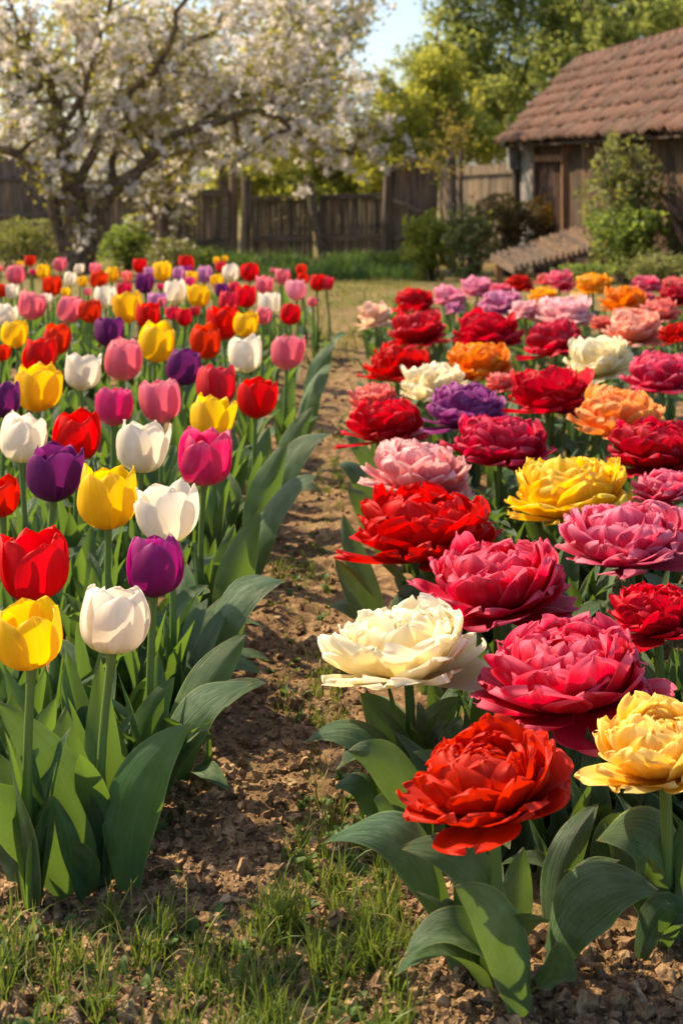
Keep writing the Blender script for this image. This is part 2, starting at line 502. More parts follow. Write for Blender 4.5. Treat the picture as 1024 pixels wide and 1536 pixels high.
fence_run("pale dry board fence between the capped gate and the shed", 662, 768, 24.3, 23.0, 254, 246, [(258, 252, .17)], 'wood_pale', .085)
post("thin dark post standing behind the yellow leaved sapling", 677, 20.5, 232, .13)
post("thinnest bare pole, right of the dark post by the sapling", 692, 20.6, 224, .06)

# ------------------------------------------------------------------ shed
P0 = Vector((2.70, 22.6, 0)); E = Vector((.99, -8.2, 0)).normalized(); Nn = Vector((-E.y, E.x, 0)) * 1.0
if Nn.x < 0: Nn = -Nn
EAVE_Z, RIDGE_Z, RUN, LEN = CAM_H + 35 / FPX * 22.6, 2.96, 1.326, 9.3
shed = empty("shed", P0 + Nn * .3 + Vector((0, 0, -.55)), "old wooden shed with a mossy red brown tiled roof", "shed")
so = Vector(shed.location)
def sp(t_, n_, z): return P0 + E * t_ + Nn * n_ + Vector((0, 0, z)) - so
angE = math.atan2(E.y, E.x)
# tiled roof, both slopes, course on course
def roof_slope(flip):
    mb = MB()
    slope = Vector((RUN, 0, RIDGE_Z - EAVE_Z)); SL = slope.length; courses = 7; ch = SL / courses
    nt = int(LEN / .165)
    nn = 5
    for c in range(courses):
        for k in range(nt):
            t0 = k * .165 + (.04 if c % 2 else 0) + rnd.uniform(-.012, .012)
            s0 = c * ch - .05 + rnd.uniform(-.03, .03) - (.05 if rnd.random() < .05 else 0); s1 = (c + 1) * ch + .06
            lift = rnd.uniform(0, .03); tw = rnd.uniform(-.012, .012)
            w = .17
            V, S = [], []
            for si, ss in enumerate((s0, s0, s1)):
                for j in range(nn):
                    q = j / (nn - 1)
                    up = .045 * math.sin(math.pi * q) + (.085 if ss == s0 else .004) + lift + tw * (q - .5)
                    if si == 0: up -= .08
                    d = ss / SL
                    n_ = d * RUN; z = EAVE_Z + d * (RIDGE_Z - EAVE_Z)
                    # push along the slope normal
                    nx, nz = -(RIDGE_Z - EAVE_Z) / SL, RUN / SL
                    n_ += nx * up; z += nz * up
                    if flip: n_ = 2 * RUN - n_
                    V.append(sp(t0 + q * w, n_, z)); S.append((d, q, 0))
            S = np.array(S); S[:, 2] = rnd.random()
            Q = [(r_ * nn + j, r_ * nn + j + 1, (r_ + 1) * nn + j + 1, (r_ + 1) * nn + j) for r_ in range(2) for j in range(nn - 1)]
            mb.add(np.array([list(p) for p in V]), Q, None, S)
    return mb
t = NT("old roof tile"); u_, v_, r_ = t.st()
n_ = t.noise(t.obj_co(), 6, 5, .65); n2 = t.noise(t.obj_co(), 1.6, 4, .6)
c_ = t.mix(r_, (.085, .050, .039), (.170, .085, .062)); c_ = t.mix(t.math('MULTIPLY', t.ramp(n_, .48, .72), .6), c_, (.20, .15, .115))
c_ = t.mix(t.math('MULTIPLY', t.ramp(n2, .52, .7), .55), c_, (.085, .065, .045))
M['tile'] = t.finish(c_, .85, .25, normal=t.bump(n_, .5, .02))
rb = roof_slope(False); r2 = roof_slope(True)
roof = link("roof", rb.mesh("roof", True), M['tile'], shed)
link("rear_roof", r2.mesh("rear_roof", True), M['tile'], shed)
mb = MB()
for k in range(int(LEN / .3)):
    a = sp(k * .3 - .02, RUN, RIDGE_Z + .02); b = sp(k * .3 + .31, RUN, RIDGE_Z + .035)
    mb.tube([a, a.lerp(b, .5), b], [.085, .09, .095], 9)
link("ridge_tiles", mb.mesh("ridge_tiles", True), M['tile'], roof)
# eave board, rafters' ends, wall planks
mb = MB()
mb.bar(sp(-.02, .06, EAVE_Z - .06), sp(LEN, .06, EAVE_Z - .06), .12, .03)
link("eave_board", mb.mesh("eave_board", False), M['wood_shed'], shed)
for k in range(16):
    rf = MB().bar(sp(.2 + k * .58, .02, EAVE_Z - .05), sp(.2 + k * .58, .42, EAVE_Z + .33), .07, .08)
    link("rafter", rf.mesh("rafter", False), M['wood_shed'], shed)
WN = .32
def wall_planks(t0, t1, z0, z1, mat, name, w=.13):
    a = sp(t0, WN, 0); b = sp(t1, WN, 0)
    mb = MB(); L = t1 - t0; x = 0
    while x < L - .01:
        ww = min(w * rnd.uniform(.75, 1.2), L - x); p = sp(t0 + x + ww / 2, WN + rnd.uniform(-.006, .006), (z0 + z1) / 2)
        mb.box(p, (ww - .012, .03, z1 - z0), Matrix.Rotation(angE, 3, 'Z')); x += ww
    return link(name, mb.mesh(name, False), M[mat], shed)
t = NT("grey limewash"); n_ = t.noise(t.obj_co(), 7, 6, .7)
M['lime'] = t.finish(t.mix(t.ramp(n_, .35, .65), (.13, .13, .13), (.30, .295, .28)), .9, .1, normal=t.bump(n_, .4, .02))
wall_planks(.10, 1.20, -.55, 1.74, 'lime', "limewashed_boards", .3)["label"] = "pale grey limewashed boards beside the door"
wall_planks(2.95, LEN - .1, -.55, 1.74, 'wood_shed', "wall")
wall_planks(1.20, 2.95, 1.30, 1.74, 'wood_shed', "upper_wall")
d_ = wall_planks(1.32, 2.80, -.55, 1.28, 'wood_dark', "door", .18); d_["label"] = "dark brown plank door"
hb = MB().bar(sp(1.5, WN - .03, .55), sp(1.5, WN - .03, .75), .03, .03)
link("handle", hb.mesh("handle", False), M['wood_post'], d_)
mb = MB().bar(sp(1.2, WN - .02, 1.33), sp(2.95, WN - .02, 1.33), .16, .10); link("lintel", mb.mesh("lintel", False), M['wood_post'], shed)
for t_ in (0.0, 1.24, 2.88):
    mb = MB().bar(sp(t_, WN - .03, -.55), sp(t_, WN - .03, 1.52), .14, .12)
    link("post", mb.mesh("post", False), M['wood_post' if t_ > .5 else 'wood_shed'], shed)
mb = MB().box(sp(.02, WN - .12, 1.34), (.20, .16, .38), Matrix.Rotation(angE, 3, 'Z')); link("plaster_block", mb.mesh("plaster_block", False), M['lime'], shed)
# gable walls
for t_, nm in ((.12, "gable_wall"), (LEN - .12, "gable_wall")):
    mb = MB(); x = WN
    while x < 2 * RUN - WN:
        ztop = EAVE_Z + (RIDGE_Z - EAVE_Z) * (1 - abs(x + .06 - RUN) / RUN) - .08
        mb.box(sp(t_, x + .06, (ztop - .55) / 2), (.115, .03, ztop + .55), Matrix.Rotation(angE + R(90), 3, 'Z')); x += .12
    link(nm, mb.mesh(nm, False), M['wood_shed'], shed)
mb = MB().box(sp(LEN / 2, 2 * RUN - WN, .6), (LEN - .2, .03, 2.3), Matrix.Rotation(angE, 3, 'Z')); link("rear_wall", mb.mesh("rear_wall", False), M['wood_shed'], shed)

# planks leaning on the shed wall
for (u0, v0, Za, u1, v1, Zb_, lab) in ((1032, 372, 14.9, 984, 296, 15.7, "bare plank leaning on the shed wall beside the tall shrub"),
                                       (1022, 330, 15.2, 992, 290, 15.6, "short stick leaning on the shed wall behind the bare plank")):
    a = px(u0, v0, Za); b = px(u1, v1, Zb_)
    o = link("leaning_plank", MB().bar(Vector((0, 0, 0)), b - a, .07, .03).mesh("leaning_plank", False), M['wood_post'], None, a)
    tag(o, lab, "plank")

# low lean-to roof of slats over a stack
ZS = 17.0
lr = empty("low_shelter", px(820, 402, ZS), "low slanting roof of worn boards on short legs in front of the shed", "shelter")
lo = Vector(lr.location)
c00, c10, c11, c01 = px(738, 386, 16.6), px(772, 405, 15.4), px(908, 371, 16.4), px(862, 345, 17.9)
mb = MB(); k = 17
for i in range(k):
    f = i / (k - 1)
    a = c00.lerp(c01, f); b = c10.lerp(c11, f)
    d = (b - a).normalized()
    mb.bar(a - d * rnd.uniform(0, .02) - lo + Vector((0, 0, .010 * (i % 2))), b + d * rnd.uniform(0, .03) - lo + Vector((0, 0, .010 * (i % 2))), .03, (c01 - c00).length / k * .93, R(90) * 0)
link("roof_boards", mb.mesh("roof_boards", False), M['board'], lr)
for q in (c00.lerp(c11, .06), c10.lerp(c01, .08), c11.lerp(c00, .05), c01.lerp(c10, .08)):
    mb = MB().bar(q - lo + Vector((0, 0, -.03)), Vector((q.x, q.y, -.32)) - lo, .09, .09)
    link("leg", mb.mesh("leg", False), M['wood_post'], lr)
mb = MB()
a, b = px(862, 384, 16.1), px(925, 384, 16.3)
for i in range(6):
    mb.bar(a + Vector((0, i * .13, 0)) - lo, b + Vector((.0, i * .13, 0)) - lo, .12, .03)
link("shelf", mb.mesh("shelf", False), M['wood_shed'], lr)

# ------------------------------------------------------------------ trees and shrubs
LEAFQ = (np.array([[0, 0, 0], [.30, .5, .10], [0, 1.0, 0], [-.30, .5, .10]]) - [0, .5, 0], np.array([[0, 1, 2, 3]]), np.zeros((0, 3), int), np.array([[0, 0, 0], [.5, 1, 0], [1, 0, 0], [.5, -1, 0]], float))
def leaf_cloud(points, size, n_r=None):
    n = len(points)
    return MB().scatter([LEAFQ], np.zeros(n, int), rx(points, size * (.6 + .8 * rng.random(n))), rng.random(n) if n_r is None else n_r)
def blossom_base():
    V, T = [[0, 0, -.12]], []
    for k in range(5):
        a = k / 5 * 6.283
        V += [[.32 * math.cos(a - .5), .32 * math.sin(a - .5), 0], [.62 * math.cos(a), .62 * math.sin(a), .16], [.32 * math.cos(a + .5), .32 * math.sin(a + .5), 0]]
        b = 1 + 3 * k
        T += [(0, b, b + 1), (0, b + 1, b + 2)]
    V = np.array(V); return V, np.zeros((0, 4), int), np.array(T), np.zeros_like(V)
BLOSSOM = blossom_base()
M['blossom'] = simple_leaf("apple blossom", (.86, .78, .73), (.89, .85, .81), (.90, .84, .78), .5)
M['spring'] = simple_leaf("young apple leaf", (.11, .125, .025), (.32, .30, .06), (.55, .50, .07), .48)
M['willow'] = simple_leaf("yellow green willow leaf", (.12, .15, .028), (.34, .35, .06), (.62, .62, .09), .5)
M['tree_dark'] = simple_leaf("dark tree leaf", (.075, .115, .03), (.20, .24, .065), (.42, .48, .11), .48)
M['tree_mid'] = simple_leaf("mid green tree leaf", (.085, .125, .032), (.23, .27, .075), (.48, .54, .13), .5)
M['bush_light'] = simple_leaf("light bush leaf", (.10, .13, .035), (.27, .27, .10), (.36, .38, .08), .38)
M['bush_green'] = simple_leaf("green bush leaf", (.05, .10, .024), (.16, .22, .05), (.36, .46, .07), .45)
M['bush_dark'] = simple_leaf("dark reddish bush leaf", (.035, .035, .015), (.12, .085, .035), (.22, .18, .05), .3)
M['bush_orange'] = simple_leaf("orange bush leaf", (.16, .10, .02), (.40, .22, .04), (.50, .30, .05), .35)
M['sap_leaf'] = simple_leaf("yellow sapling leaf", (.22, .19, .03), (.46, .34, .07), (.5, .42, .08), .4)

def branch(mb, pts, r0, r1, seg=7, wob=.03, sub=5, g=rnd):
    """smooth wobbly limb through 'pts'; returns its centre line"""
    P = np.array([list(p) for p in pts], float); m = len(P)
    tt = np.arange(m); ss = np.linspace(0, m - 1, (m - 1) * sub + 1)
    C = np.stack([sm_interp2(ss, tt, P[:, k]) for k in range(3)], 1)
    L = np.linalg.norm(P[-1] - P[0])
    if wob: C[1:-1] += rng.normal(0, wob * L / 8, C[1:-1].shape)
    f = ss / (m - 1)
    mb.tube(C, r0 + (r1 - r0) * f ** .8, seg)
    return C
def sm_interp2(x, xs, ys):
    if len(xs) < 3: return np.interp(x, xs, ys)
    x = np.asarray(x, float); m = np.gradient(ys, xs)
    k = np.clip(np.searchsorted(xs, x) - 1, 0, len(xs) - 2)
    h = xs[k + 1] - xs[k]; q = np.clip((x - xs[k]) / h, 0, 1)
    return (2*q**3-3*q**2+1)*ys[k] + (q**3-2*q**2+q)*h*m[k] + (-2*q**3+3*q**2)*ys[k+1] + (q**3-q**2)*h*m[k+1]

def twigs(mb, C, r, n, length, out, depth=2, up=.25, droop=0.0):
    """side shoots from the centre line C; collects the points where leaves sit in 'out'"""
    for i in range(n):
        k = rnd.randrange(max(1, len(C) // 4), len(C))
        p = Vector(C[k]); d0 = Vector(C[k] - C[k - 1]).normalized()
        d = (d0 * .5 + Vector((rnd.gauss(0, 1), rnd.gauss(0, 1), rnd.gauss(0, .8) + up)).normalized()).normalized()
        l = length * rnd.uniform(.5, 1.2)
        pts = [p]
        for q in range(3):
            d = (d + Vector((rnd.gauss(0, .22), rnd.gauss(0, .22), rnd.gauss(0, .2) - droop * q * .2))).normalized()
            pts.append(pts[-1] + d * l / 3)
        rr = r * rnd.uniform(.7, 1.1)
        C2 = branch(mb, pts, rr, rr * .35, 4, .02, 3)
        out.extend(C2[2:])
        if depth > 1:
            twigs(mb, C2, rr * .5, 3, length * .5, out, depth - 1, up, droop)

def limbed_tree(name, label, Z, base, limbs, r_px, crown, shoots, seed, blossom=True, dep=1.4, leaf_n=3, blos_n=3, cat="tree"):
    """tree whose main limbs follow given courses; each limb leaves the picture plane by its own amount"""
    rnd.seed(seed)
    k = Z / FPX
    root = empty(name, (X(base[0], Z), Z, zg(Z)), label, cat)
    o = np.array(root.location)
    mb = MB(); out = []
    for (pts, r0, r1, side) in limbs:
        n = len(pts)
        P = [px(u, v, Z) + Vector((0, side * dep * (i / (n - 1)) ** 1.3, 0)) for i, (u, v) in enumerate(pts)]
        P = [Vector(p) - Vector(o) for p in P]
        C = branch(mb, P, r0 * k * .88, r1 * k * .75, 9, .035)
        if shoots and r1 < 9:
            twigs(mb, C, max(r1 * k * .8, .012), shoots, .95, out)
    trunk = link("trunk", mb.mesh("trunk"), M['bark'], root)
    return root, o, np.array(out) if out else np.zeros((0, 3))

bt, bo, bpts = limbed_tree("blossom_tree", "big blossoming fruit tree with a thick forked trunk behind the tulips", 19.5, (118, 405), [
    ([(119, 412), (117, 365), (114, 318), (108, 276)], 29, 22, 0),
    ([(106, 400), (93, 360), (73, 273), (50, 241), (18, 226), (-30, 212), (-90, 205)], 12, 6, -.5),
    ([(108, 282), (97, 238), (88, 205), (82, 160), (66, 118), (40, 72), (8, 10)], 17, 5, .3),
    ([(112, 280), (126, 262), (148, 220), (166, 182), (205, 140), (250, 98), (282, 10), (300, -60)], 11, 4, -.6),
    ([(130, 400), (142, 342), (176, 282), (223, 241), (254, 210), (325, 185), (390, 168), (455, 204)], 14, 5, -.3),
    ([(160, 300), (168, 240), (172, 215), (190, 205), (212, 165), (240, 150)], 8, 4, .8),
    ([(254, 210), (300, 182), (345, 145), (400, 95), (440, 30)], 7, 3, .5),
    ([(92, 220), (118, 185), (106, 110), (104, 30), (110, -40)], 8, 3, .9),
    ([(66, 118), (50, 135), (10, 100), (-50, 60)], 6, 3, .2),
    ([(88, 200), (125, 150), (150, 85), (180, 10), (190, -60)], 7, 3, -.8),
    ([(205, 140), (270, 70), (350, 20), (400, -50)], 5, 3, .8),
    ([(345, 145), (400, 140), (450, 120), (500, 140)], 4, 2, -.5),
    ([(223, 241), (225, 200), (235, 150), (230, 60)], 5, 3, .5),
], 0, 0, 13, 5)
def crown_parts(root, o, pts, leaf, ls, ln, bloom=None, bs=.05, bn=0, spread=.12, extra=None):
    P = np.repeat(pts, ln, 0)
    if extra is not None: P = np.concatenate([P, extra - o])
    P = P + rng.normal(0, spread, P.shape)
    link("leaves", leaf_cloud(P, ls).mesh("leaves"), M[leaf], root)
    if bloom:
        # blossoms sit in clusters
        c = pts[rng.random(len(pts)) < bn / 8]
        if extra is not None: c = np.concatenate([c, (extra - o)[rng.random(len(extra)) < .5]])
        Q = np.repeat(c + rng.normal(0, .07, c.shape), 8, 0)
        Q = Q + rng.normal(0, .034, Q.shape)
        n = len(Q)
        link("blossoms", MB().scatter([BLOSSOM], np.zeros(n, int), rx(Q, bs * (.75 + .5 * rng.random(n))), rng.random(n)).mesh("blossoms"), M[bloom], root)
def px_cloud(n, poly, Z, dz, clump=40, cut=.4):
    us = [p[0] for p in poly]; vs = [p[1] for p in poly]; out = []
    while len(out) < n:
        u = rng.uniform(min(us), max(us), n); v = rng.uniform(min(vs), max(vs), n)
        k = vnoise(u / clump, v / clump, 17) * .6 + vnoise(u / clump * 2.3, v / clump * 2.3, 8) * .4
        ok = inside(u, v, poly) & (k + .12 * rng.normal(size=n) > cut)
        zz = Z + dz * rng.normal(size=n)
        out += [px(a, b, c) for a, b, c in zip(u[ok], v[ok], zz[ok])]
    return np.array([list(p) for p in out[:n]])
def inside(u, v, poly):
    c = np.zeros(u.shape, bool)
    for (a, b), (c2, d) in zip(poly, poly[1:] + poly[:1]):
        hit = ((b > v) != (d > v)) & (u < (c2 - a) * (v - b) / (d - b + 1e-9) + a)
        c ^= hit
    return c
ex = px_cloud(900, [(-120, -120), (520, -120), (500, 60), (530, 200), (430, 235), (330, 225), (200, 205), (60, 215), (-120, 240)], 19.5, .7)
crown_parts(bt, bo, bpts, 'spring', .07, 3, 'blossom', .072, 2.8, .13, ex)
b2, bo2, bp2 = limbed_tree("blossom_tree", "smaller blossoming tree with a thin dark leaning trunk by the plank gate", 22.5, (240, 392), [
    ([(241, 398), (244, 340), (248, 280), (262, 245), (290, 228)], 11, 8, 0),
    ([(262, 245), (300, 215), (360, 195), (430, 205), (500, 225), (540, 235)], 8, 3, -.6),
    ([(246, 300), (236, 240), (225, 190), (200, 140)], 6, 3, .5),
    ([(290, 228), (320, 180), (350, 120), (400, 60), (430, -20)], 6, 3, .4),
    ([(350, 198), (420, 160), (470, 110), (510, 70)], 5, 2, .2),
    ([(400, 200), (450, 190), (500, 170), (560, 190)], 4, 2, -.5),
    ([(400, 60), (450, 50), (500, 20), (540, 10)], 3, 2, .3),
], 0, 0, 13, 9, dep=1.2)
ex = px_cloud(620, [(290, 60), (400, -40), (500, -40), (520, 60), (500, 120), (560, 190), (545, 262), (480, 250), (360, 268), (300, 262)], 22.5, .7)
crown_parts(b2, bo2, bp2, 'spring', .08, 3, 'blossom', .077, 2.5, .15, ex)

def big_tree(label, Z, base_u, clumps, leaf, size, n, seed, name="leafy_tree", gap=.42, twig_r=.03, droop=.0):
    """background tree: trunk, limbs to every clump, leaves gathered in ragged clumps"""
    rnd.seed(seed)
    k = Z / FPX
    root = empty(name, (X(base_u, Z), Z, zg(Z)), label, "tree")
    o = Vector(root.location)
    mb = MB(); top = min(c[1] for c in clumps)
    fork = px(base_u + rnd.uniform(-8, 8), 250, Z) - o
    branch(mb, [Vector((0, 0, -.1)), fork * .5 + Vector((.05, 0, 0)), fork], .16, .11, 8)
    P = []
    tot = sum(c[2] * c[3] for c in clumps)
    for (u, v, ru, rv) in clumps:
        zz = Z + rnd.uniform(-1, 1) * ru * k * .9
        c = px(u, v, zz) - o
        mid = fork.lerp(c, .5) + Vector((0, 0, .25 * abs(c.x - fork.x)))
        C = branch(mb, [fork, mid, c, c + (c - mid) * .5], .07, .015, 5, .05)
        tw = []
        twigs(mb, C, twig_r, 9, ru * k * 1.1, tw, 2, .5, droop)
        m = int(n * ru * rv / tot)
        if tw:
            tw = np.array(tw)
            a = tw[rng.integers(0, len(tw), m // 2)] + rng.normal(0, ru * k * .10, (m // 2, 3))
            P.append(a)
        q = rng.normal(size=(m, 3)); q /= np.linalg.norm(q, axis=1)[:, None]
        q *= (rng.random(m) ** .45)[:, None]
        q = q * [ru * k, ru * k, rv * k] + np.array(c)
        f = 2.2 / (ru * k)
        kk = vnoise(q[:, 0] * f + seed, q[:, 2] * f + q[:, 1] * .7 * f, seed) * .7 + vnoise(q[:, 0] * f * 2.6, q[:, 2] * f * 2.6 - q[:, 1], seed + 4) * .3
        P.append(q[kk > gap])
    link("trunk", mb.mesh("trunk"), M['bark'], root)
    link("crown", leaf_cloud(np.concatenate(P), size).mesh("crown"), M[leaf], root)
    return root
big_tree("tall airy green tree rising behind the fence, left of the shed roof", 34, 735, [(690, 60, 60, 60), (760, 20, 70, 60), (720, 130, 70, 60), (800, 90, 65, 55), (650, 110, 50, 45), (700, -50, 80, 60), (800, -60, 80, 60), (760, 160, 60, 45), (840, 30, 60, 55)], 'tree_mid', .12, 24000, 21, gap=.44, twig_r=.04)
big_tree("round yellow green tree behind the capped gate", 29, 640, [(600, 165, 48, 42), (650, 150, 50, 50), (570, 205, 40, 36), (620, 220, 60, 40), (690, 200, 56, 46), (660, 100, 44, 34), (740, 215, 50, 36), (570, 255, 50, 30), (625, 265, 60, 30)], 'willow', .095, 21000, 22, gap=.34)
big_tree("dark green tree standing behind the ridge of the shed", 32, 930, [(890, 60, 60, 50), (950, 30, 70, 50), (1010, 0, 70, 60), (880, -10, 60, 55), (840, 110, 50, 40), (960, -50, 80, 50), (1060, 30, 70, 60)], 'tree_dark', .12, 18000, 23, gap=.38)
big_tree("sunlit green tree with yellow leaf tips right above the shed roof", 28, 990, [(930, 60, 34, 28), (965, 25, 44, 34), (1005, 10, 40, 30), (900, 45, 26, 26), (1040, 0, 40, 40)], 'tree_mid', .10, 6500, 24, gap=.40)
big_tree("low light green tree far behind the dark fence", 38, 500, [(470, 255, 50, 34), (530, 250, 44, 36), (420, 262, 50, 34), (560, 270, 44, 34), (370, 268, 50, 30), (500, 280, 60, 24), (430, 288, 60, 20)], 'willow', .15, 16000, 25, gap=.25)
big_tree("pale thin leaved tree behind the blossom trees", 31, 330, [(300, 130, 90, 70), (400, 100, 80, 70), (200, 90, 90, 80), (90, 110, 90, 80), (0, 100, 80, 80), (450, 60, 40, 50), (380, 230, 90, 36), (250, 225, 70, 34), (120, 225, 80, 34), (0, 215, 70, 40)], 'spring', .12, 9000, 26, gap=.47)

def bush(name, label, Z, u, v, ru, rv, leaf, size, n, seed, cat="bush", gap=.36, stems=14, flowers=0, dep=None):
    rnd.seed(seed)
    k = Z / FPX
    base = Vector((X(u, Z), Z, zg(Z)))
    root = empty(name, base, label, cat)
    mb = MB(); c0 = px(u, v, Z) - base; tips = []
    for i in range(stems):
        a = rnd.uniform(0, 6.28); q = rnd.random() ** .6
        tip = c0 + Vector((math.cos(a) * ru * k * q, math.sin(a) * ru * k * q * .8, rnd.uniform(-.2, .95) * rv * k))
        C = branch(mb, [Vector((tip.x * .15, tip.y * .15, 0)), Vector((tip.x * .5, tip.y * .5, tip.z * .6)), tip], .016, .005, 4, .04, 4)
        tips.append(C[5:])
    link("stems", mb.mesh("stems"), M['bark'], root)
    q = rng.normal(size=(n, 3)); q /= np.linalg.norm(q, axis=1)[:, None]; q *= (rng.random(n) ** .4)[:, None]
    q[:, 2] = np.where(q[:, 2] < 0, q[:, 2] * 1.5, q[:, 2])
    q = q * [ru * k, (dep or ru * k * .8), rv * k] * (1 + .7 * (vnoise(q[:, 0] * 3 + seed, q[:, 2] * 3, seed)[:, None] - .5)) + np.array(c0)
    f = 4.0 / (ru * k)
    kk = vnoise(q[:, 0] * f + seed, q[:, 2] * f + q[:, 1] * f * .6, seed) * .65 + vnoise(q[:, 0] * f * 2.6, q[:, 2] * f * 2.6, seed + 2) * .35
    q = q[kk > gap]
    tp = np.concatenate(tips); q = np.concatenate([q, np.repeat(tp, 4, 0) + rng.normal(0, size * .7, (len(tp) * 4, 3))])
    q = q[q[:, 2] > .0]
    link("leaves", leaf_cloud(q, size).mesh("leaves"), M[leaf], root)
    if flowers:
        w = q[rng.integers(0, len(q), flowers)] + rng.normal(0, .05, (flowers, 3))
        link("blossoms", MB().scatter([BLOSSOM], np.zeros(flowers, int), rx(w, .05 * np.ones(flowers)), rng.random(flowers)).mesh("blossoms"), M['blossom'], root)
    return root
bush("bush", "wide pale green bush left of the thick tree trunk", 20.5, 30, 362, 66, 36, 'bush_light', .05, 5200, 31)
bush("bush", "green bush with a few white blossoms right of the thick tree trunk", 20.8, 190, 366, 46, 36, 'bush_green', .055, 3600, 32, flowers=40)
bush("flowering_herb", "loose yellow green herbs with white blossoms in front of the gate", 20.0, 265, 378, 44, 20, 'bush_light', .04, 2200, 33, "herb", .42, 16, 70)
bush("herb", "bright green leafy herb at the foot of the plank gate", 19.8, 312, 386, 26, 16, 'bush_green', .045, 900, 34, "herb")
bush("shrub", "leafy green shrub around the foot of the yellow leaved sapling", 18.5, 645, 362, 42, 40, 'willow', .085, 2600, 35, "shrub")
bush("shrub", "green shrub with grey stems between the sapling and the low board roof", 18.0, 702, 360, 38, 46, 'bush_light', .07, 2400, 36, "shrub")
bush("bush", "dark rounded bush behind the low board roof", 20.5, 762, 334, 58, 42, 'bush_dark', .05, 8000, 37)
bush("bush", "orange leaved bush in front of the shed door", 20.8, 838, 318, 48, 30, 'bush_orange', .06, 3600, 38)
bush("climbing_shrub", "tall upright yellow green shrub against the shed wall", 15.6, 938, 292, 58, 92, 'bush_light', .07, 5600, 39, "shrub", .44, 26, 0, .36)
bush("shrub", "dark green lower shrub at the foot of the tall shed shrub", 15.2, 950, 350, 70, 40, 'bush_green', .06, 3000, 40, "shrub", .42)
bush("herb", "yellow green flowering herbs behind the right end of the double tulips", 13.2, 985, 398, 66, 18, 'bush_light', .035, 2600, 41, "herb", .38)
bush("herb", "low herbs in front of the legs of the low board roof", 14.0, 880, 406, 50, 12, 'bush_green', .035, 1300, 42, "herb", .4)
bush("herb", "dark green grassy herb clump below the capped gate", 21.5, 590, 390, 42, 13, 'bush_green', .045, 1500, 43, "herb")
# sapling
ZS2 = 20.0
sr = empty("sapling", (X(668, ZS2), ZS2, zg(ZS2)), "thin sapling with sparse yellow leaves beside a dark post", "tree")
so2 = Vector(sr.location); mb = MB(); tw = []
rnd.seed(50)
C = branch(mb, [px(667, 386, ZS2) - so2, px(663, 340, ZS2) - so2, px(660, 290, ZS2) - so2, px(672, 240, ZS2) - so2, px(682, 215, ZS2) - so2], .035, .012, 6)
twigs(mb, C[8:], .012, 9, .5, tw, 2, .7)
link("trunk", mb.mesh("trunk"), M['wood_pale'], sr)
tw = np.array(tw); tw = np.repeat(tw[rng.random(len(tw)) < .7], 2, 0); tw = tw + rng.normal(0, .05, tw.shape)
link("leaves", leaf_cloud(tw, .07).mesh("leaves"), M['sap_leaf'], sr)
rnd.seed(77)

# ------------------------------------------------------------------ flower meshes
def interp(x, xs, ys):
    return np.interp(x, xs, ys)

def sm_interp(x, xs, ys):
    """piecewise smooth (cosine-free Catmull-Rom) interpolation"""
    x = np.asarray(x, float); xs = np.asarray(xs, float); ys = np.asarray(ys, float)
    m = np.gradient(ys, xs)
    k = np.clip(np.searchsorted(xs, x) - 1, 0, len(xs) - 2)
    h = xs[k + 1] - xs[k]; tt = np.clip((x - xs[k]) / h, 0, 1)
    h00 = 2 * tt**3 - 3 * tt**2 + 1; h10 = tt**3 - 2 * tt**2 + tt; h01 = -2 * tt**3 + 3 * tt**2; h11 = tt**3 - tt**2
    return h00 * ys[k] + h10 * h * m[k] + h01 * ys[k + 1] + h11 * h * m[k + 1]

def tulip_bloom(seed, openness=.0, H=1.0, tight=0.0):
    """single tulip: three outer and three inner petals in a cup of unit width"""
    g = np.random.default_rng(seed)
    mb = MB()
    nu, nv = 17, 13
    u = (np.sin(np.linspace(0, 1, nu) * np.pi / 2) ** 1.15)[:, None]; v = np.linspace(-1, 1, nv)[None, :]
    off = g.uniform(0, 2 * np.pi)
    for i in range(6):
        outer = i % 2 == 0
        ph = off + i * np.pi / 3 + g.normal(0, .07)
        lean = g.normal(0, .035) + openness * .20 * (1.15 if outer else .75) - (.03 if not outer else 0)
        hgt = H * (g.normal(1.0, .03) + (.02 if not outer else -.01))
        prof_r = .5 * sm_interp(u, [0, .10, .25, .45, .68, .88, 1.0], [.10, .48, .79, .96, 1.0, .95 - tight, .86 - 1.5 * tight])
        rr = prof_r * (1.0 if outer else .90) + lean * u ** 2.0
        Wm = (.43 if outer else .39) * g.normal(1, .04)
        sh = np.interp(u, [0, .12, .32, .58, .72], [.30, .64, .92, 1.02, 1.0]) * np.sqrt(np.clip(1 - np.clip((u - .60) / .40, 0, 1) ** 2.3, 0, 1)) ** .92
        tipp = g.uniform(.02, .08)
        hw = Wm * np.clip(sh, 0, None)
        wav = g.uniform(-1, 1, 4)
        vv = np.sign(v) * np.abs(v) ** .95
        ang = vv * hw / np.maximum(rr, .24)
        # the rim bends: tips roll a little, sides bow out or in
        rad = rr + (.035 if outer else -.03) * (np.abs(v) ** 2) * np.sin(np.pi * u ** .8) - .016 * np.exp(-(v / .16) ** 2) * np.sin(np.pi * u)
        rad = rad + .024 * np.sin(3.2 * v + wav[0] * 3) * u ** 2 + .007 * np.sin(8 * v + wav[2] * 5) * u ** 4 + .012 * np.sin(6 * u + wav[1] * 4 + 2 * v)
        z = hgt * (u ** 1.22)
        z = z + tipp * .35 * (np.exp(-(v / .45) ** 2) - .6) * u ** 5 - .05 * np.abs(v) ** 2.4 * u ** 2 * H + .012 * wav[2] * np.sin(5 * v + wav[3] * 3) * u ** 3
        twist = g.normal(0, .05) * u
        th = ph + ang + twist
        P = np.stack([rad * np.cos(th), rad * np.sin(th), z + 0 * v], -1)
        S = np.stack([u + 0 * v, v + 0 * u, np.full((nu, nv), g.random())], -1)
        mb.grid(P, S)
    return mb

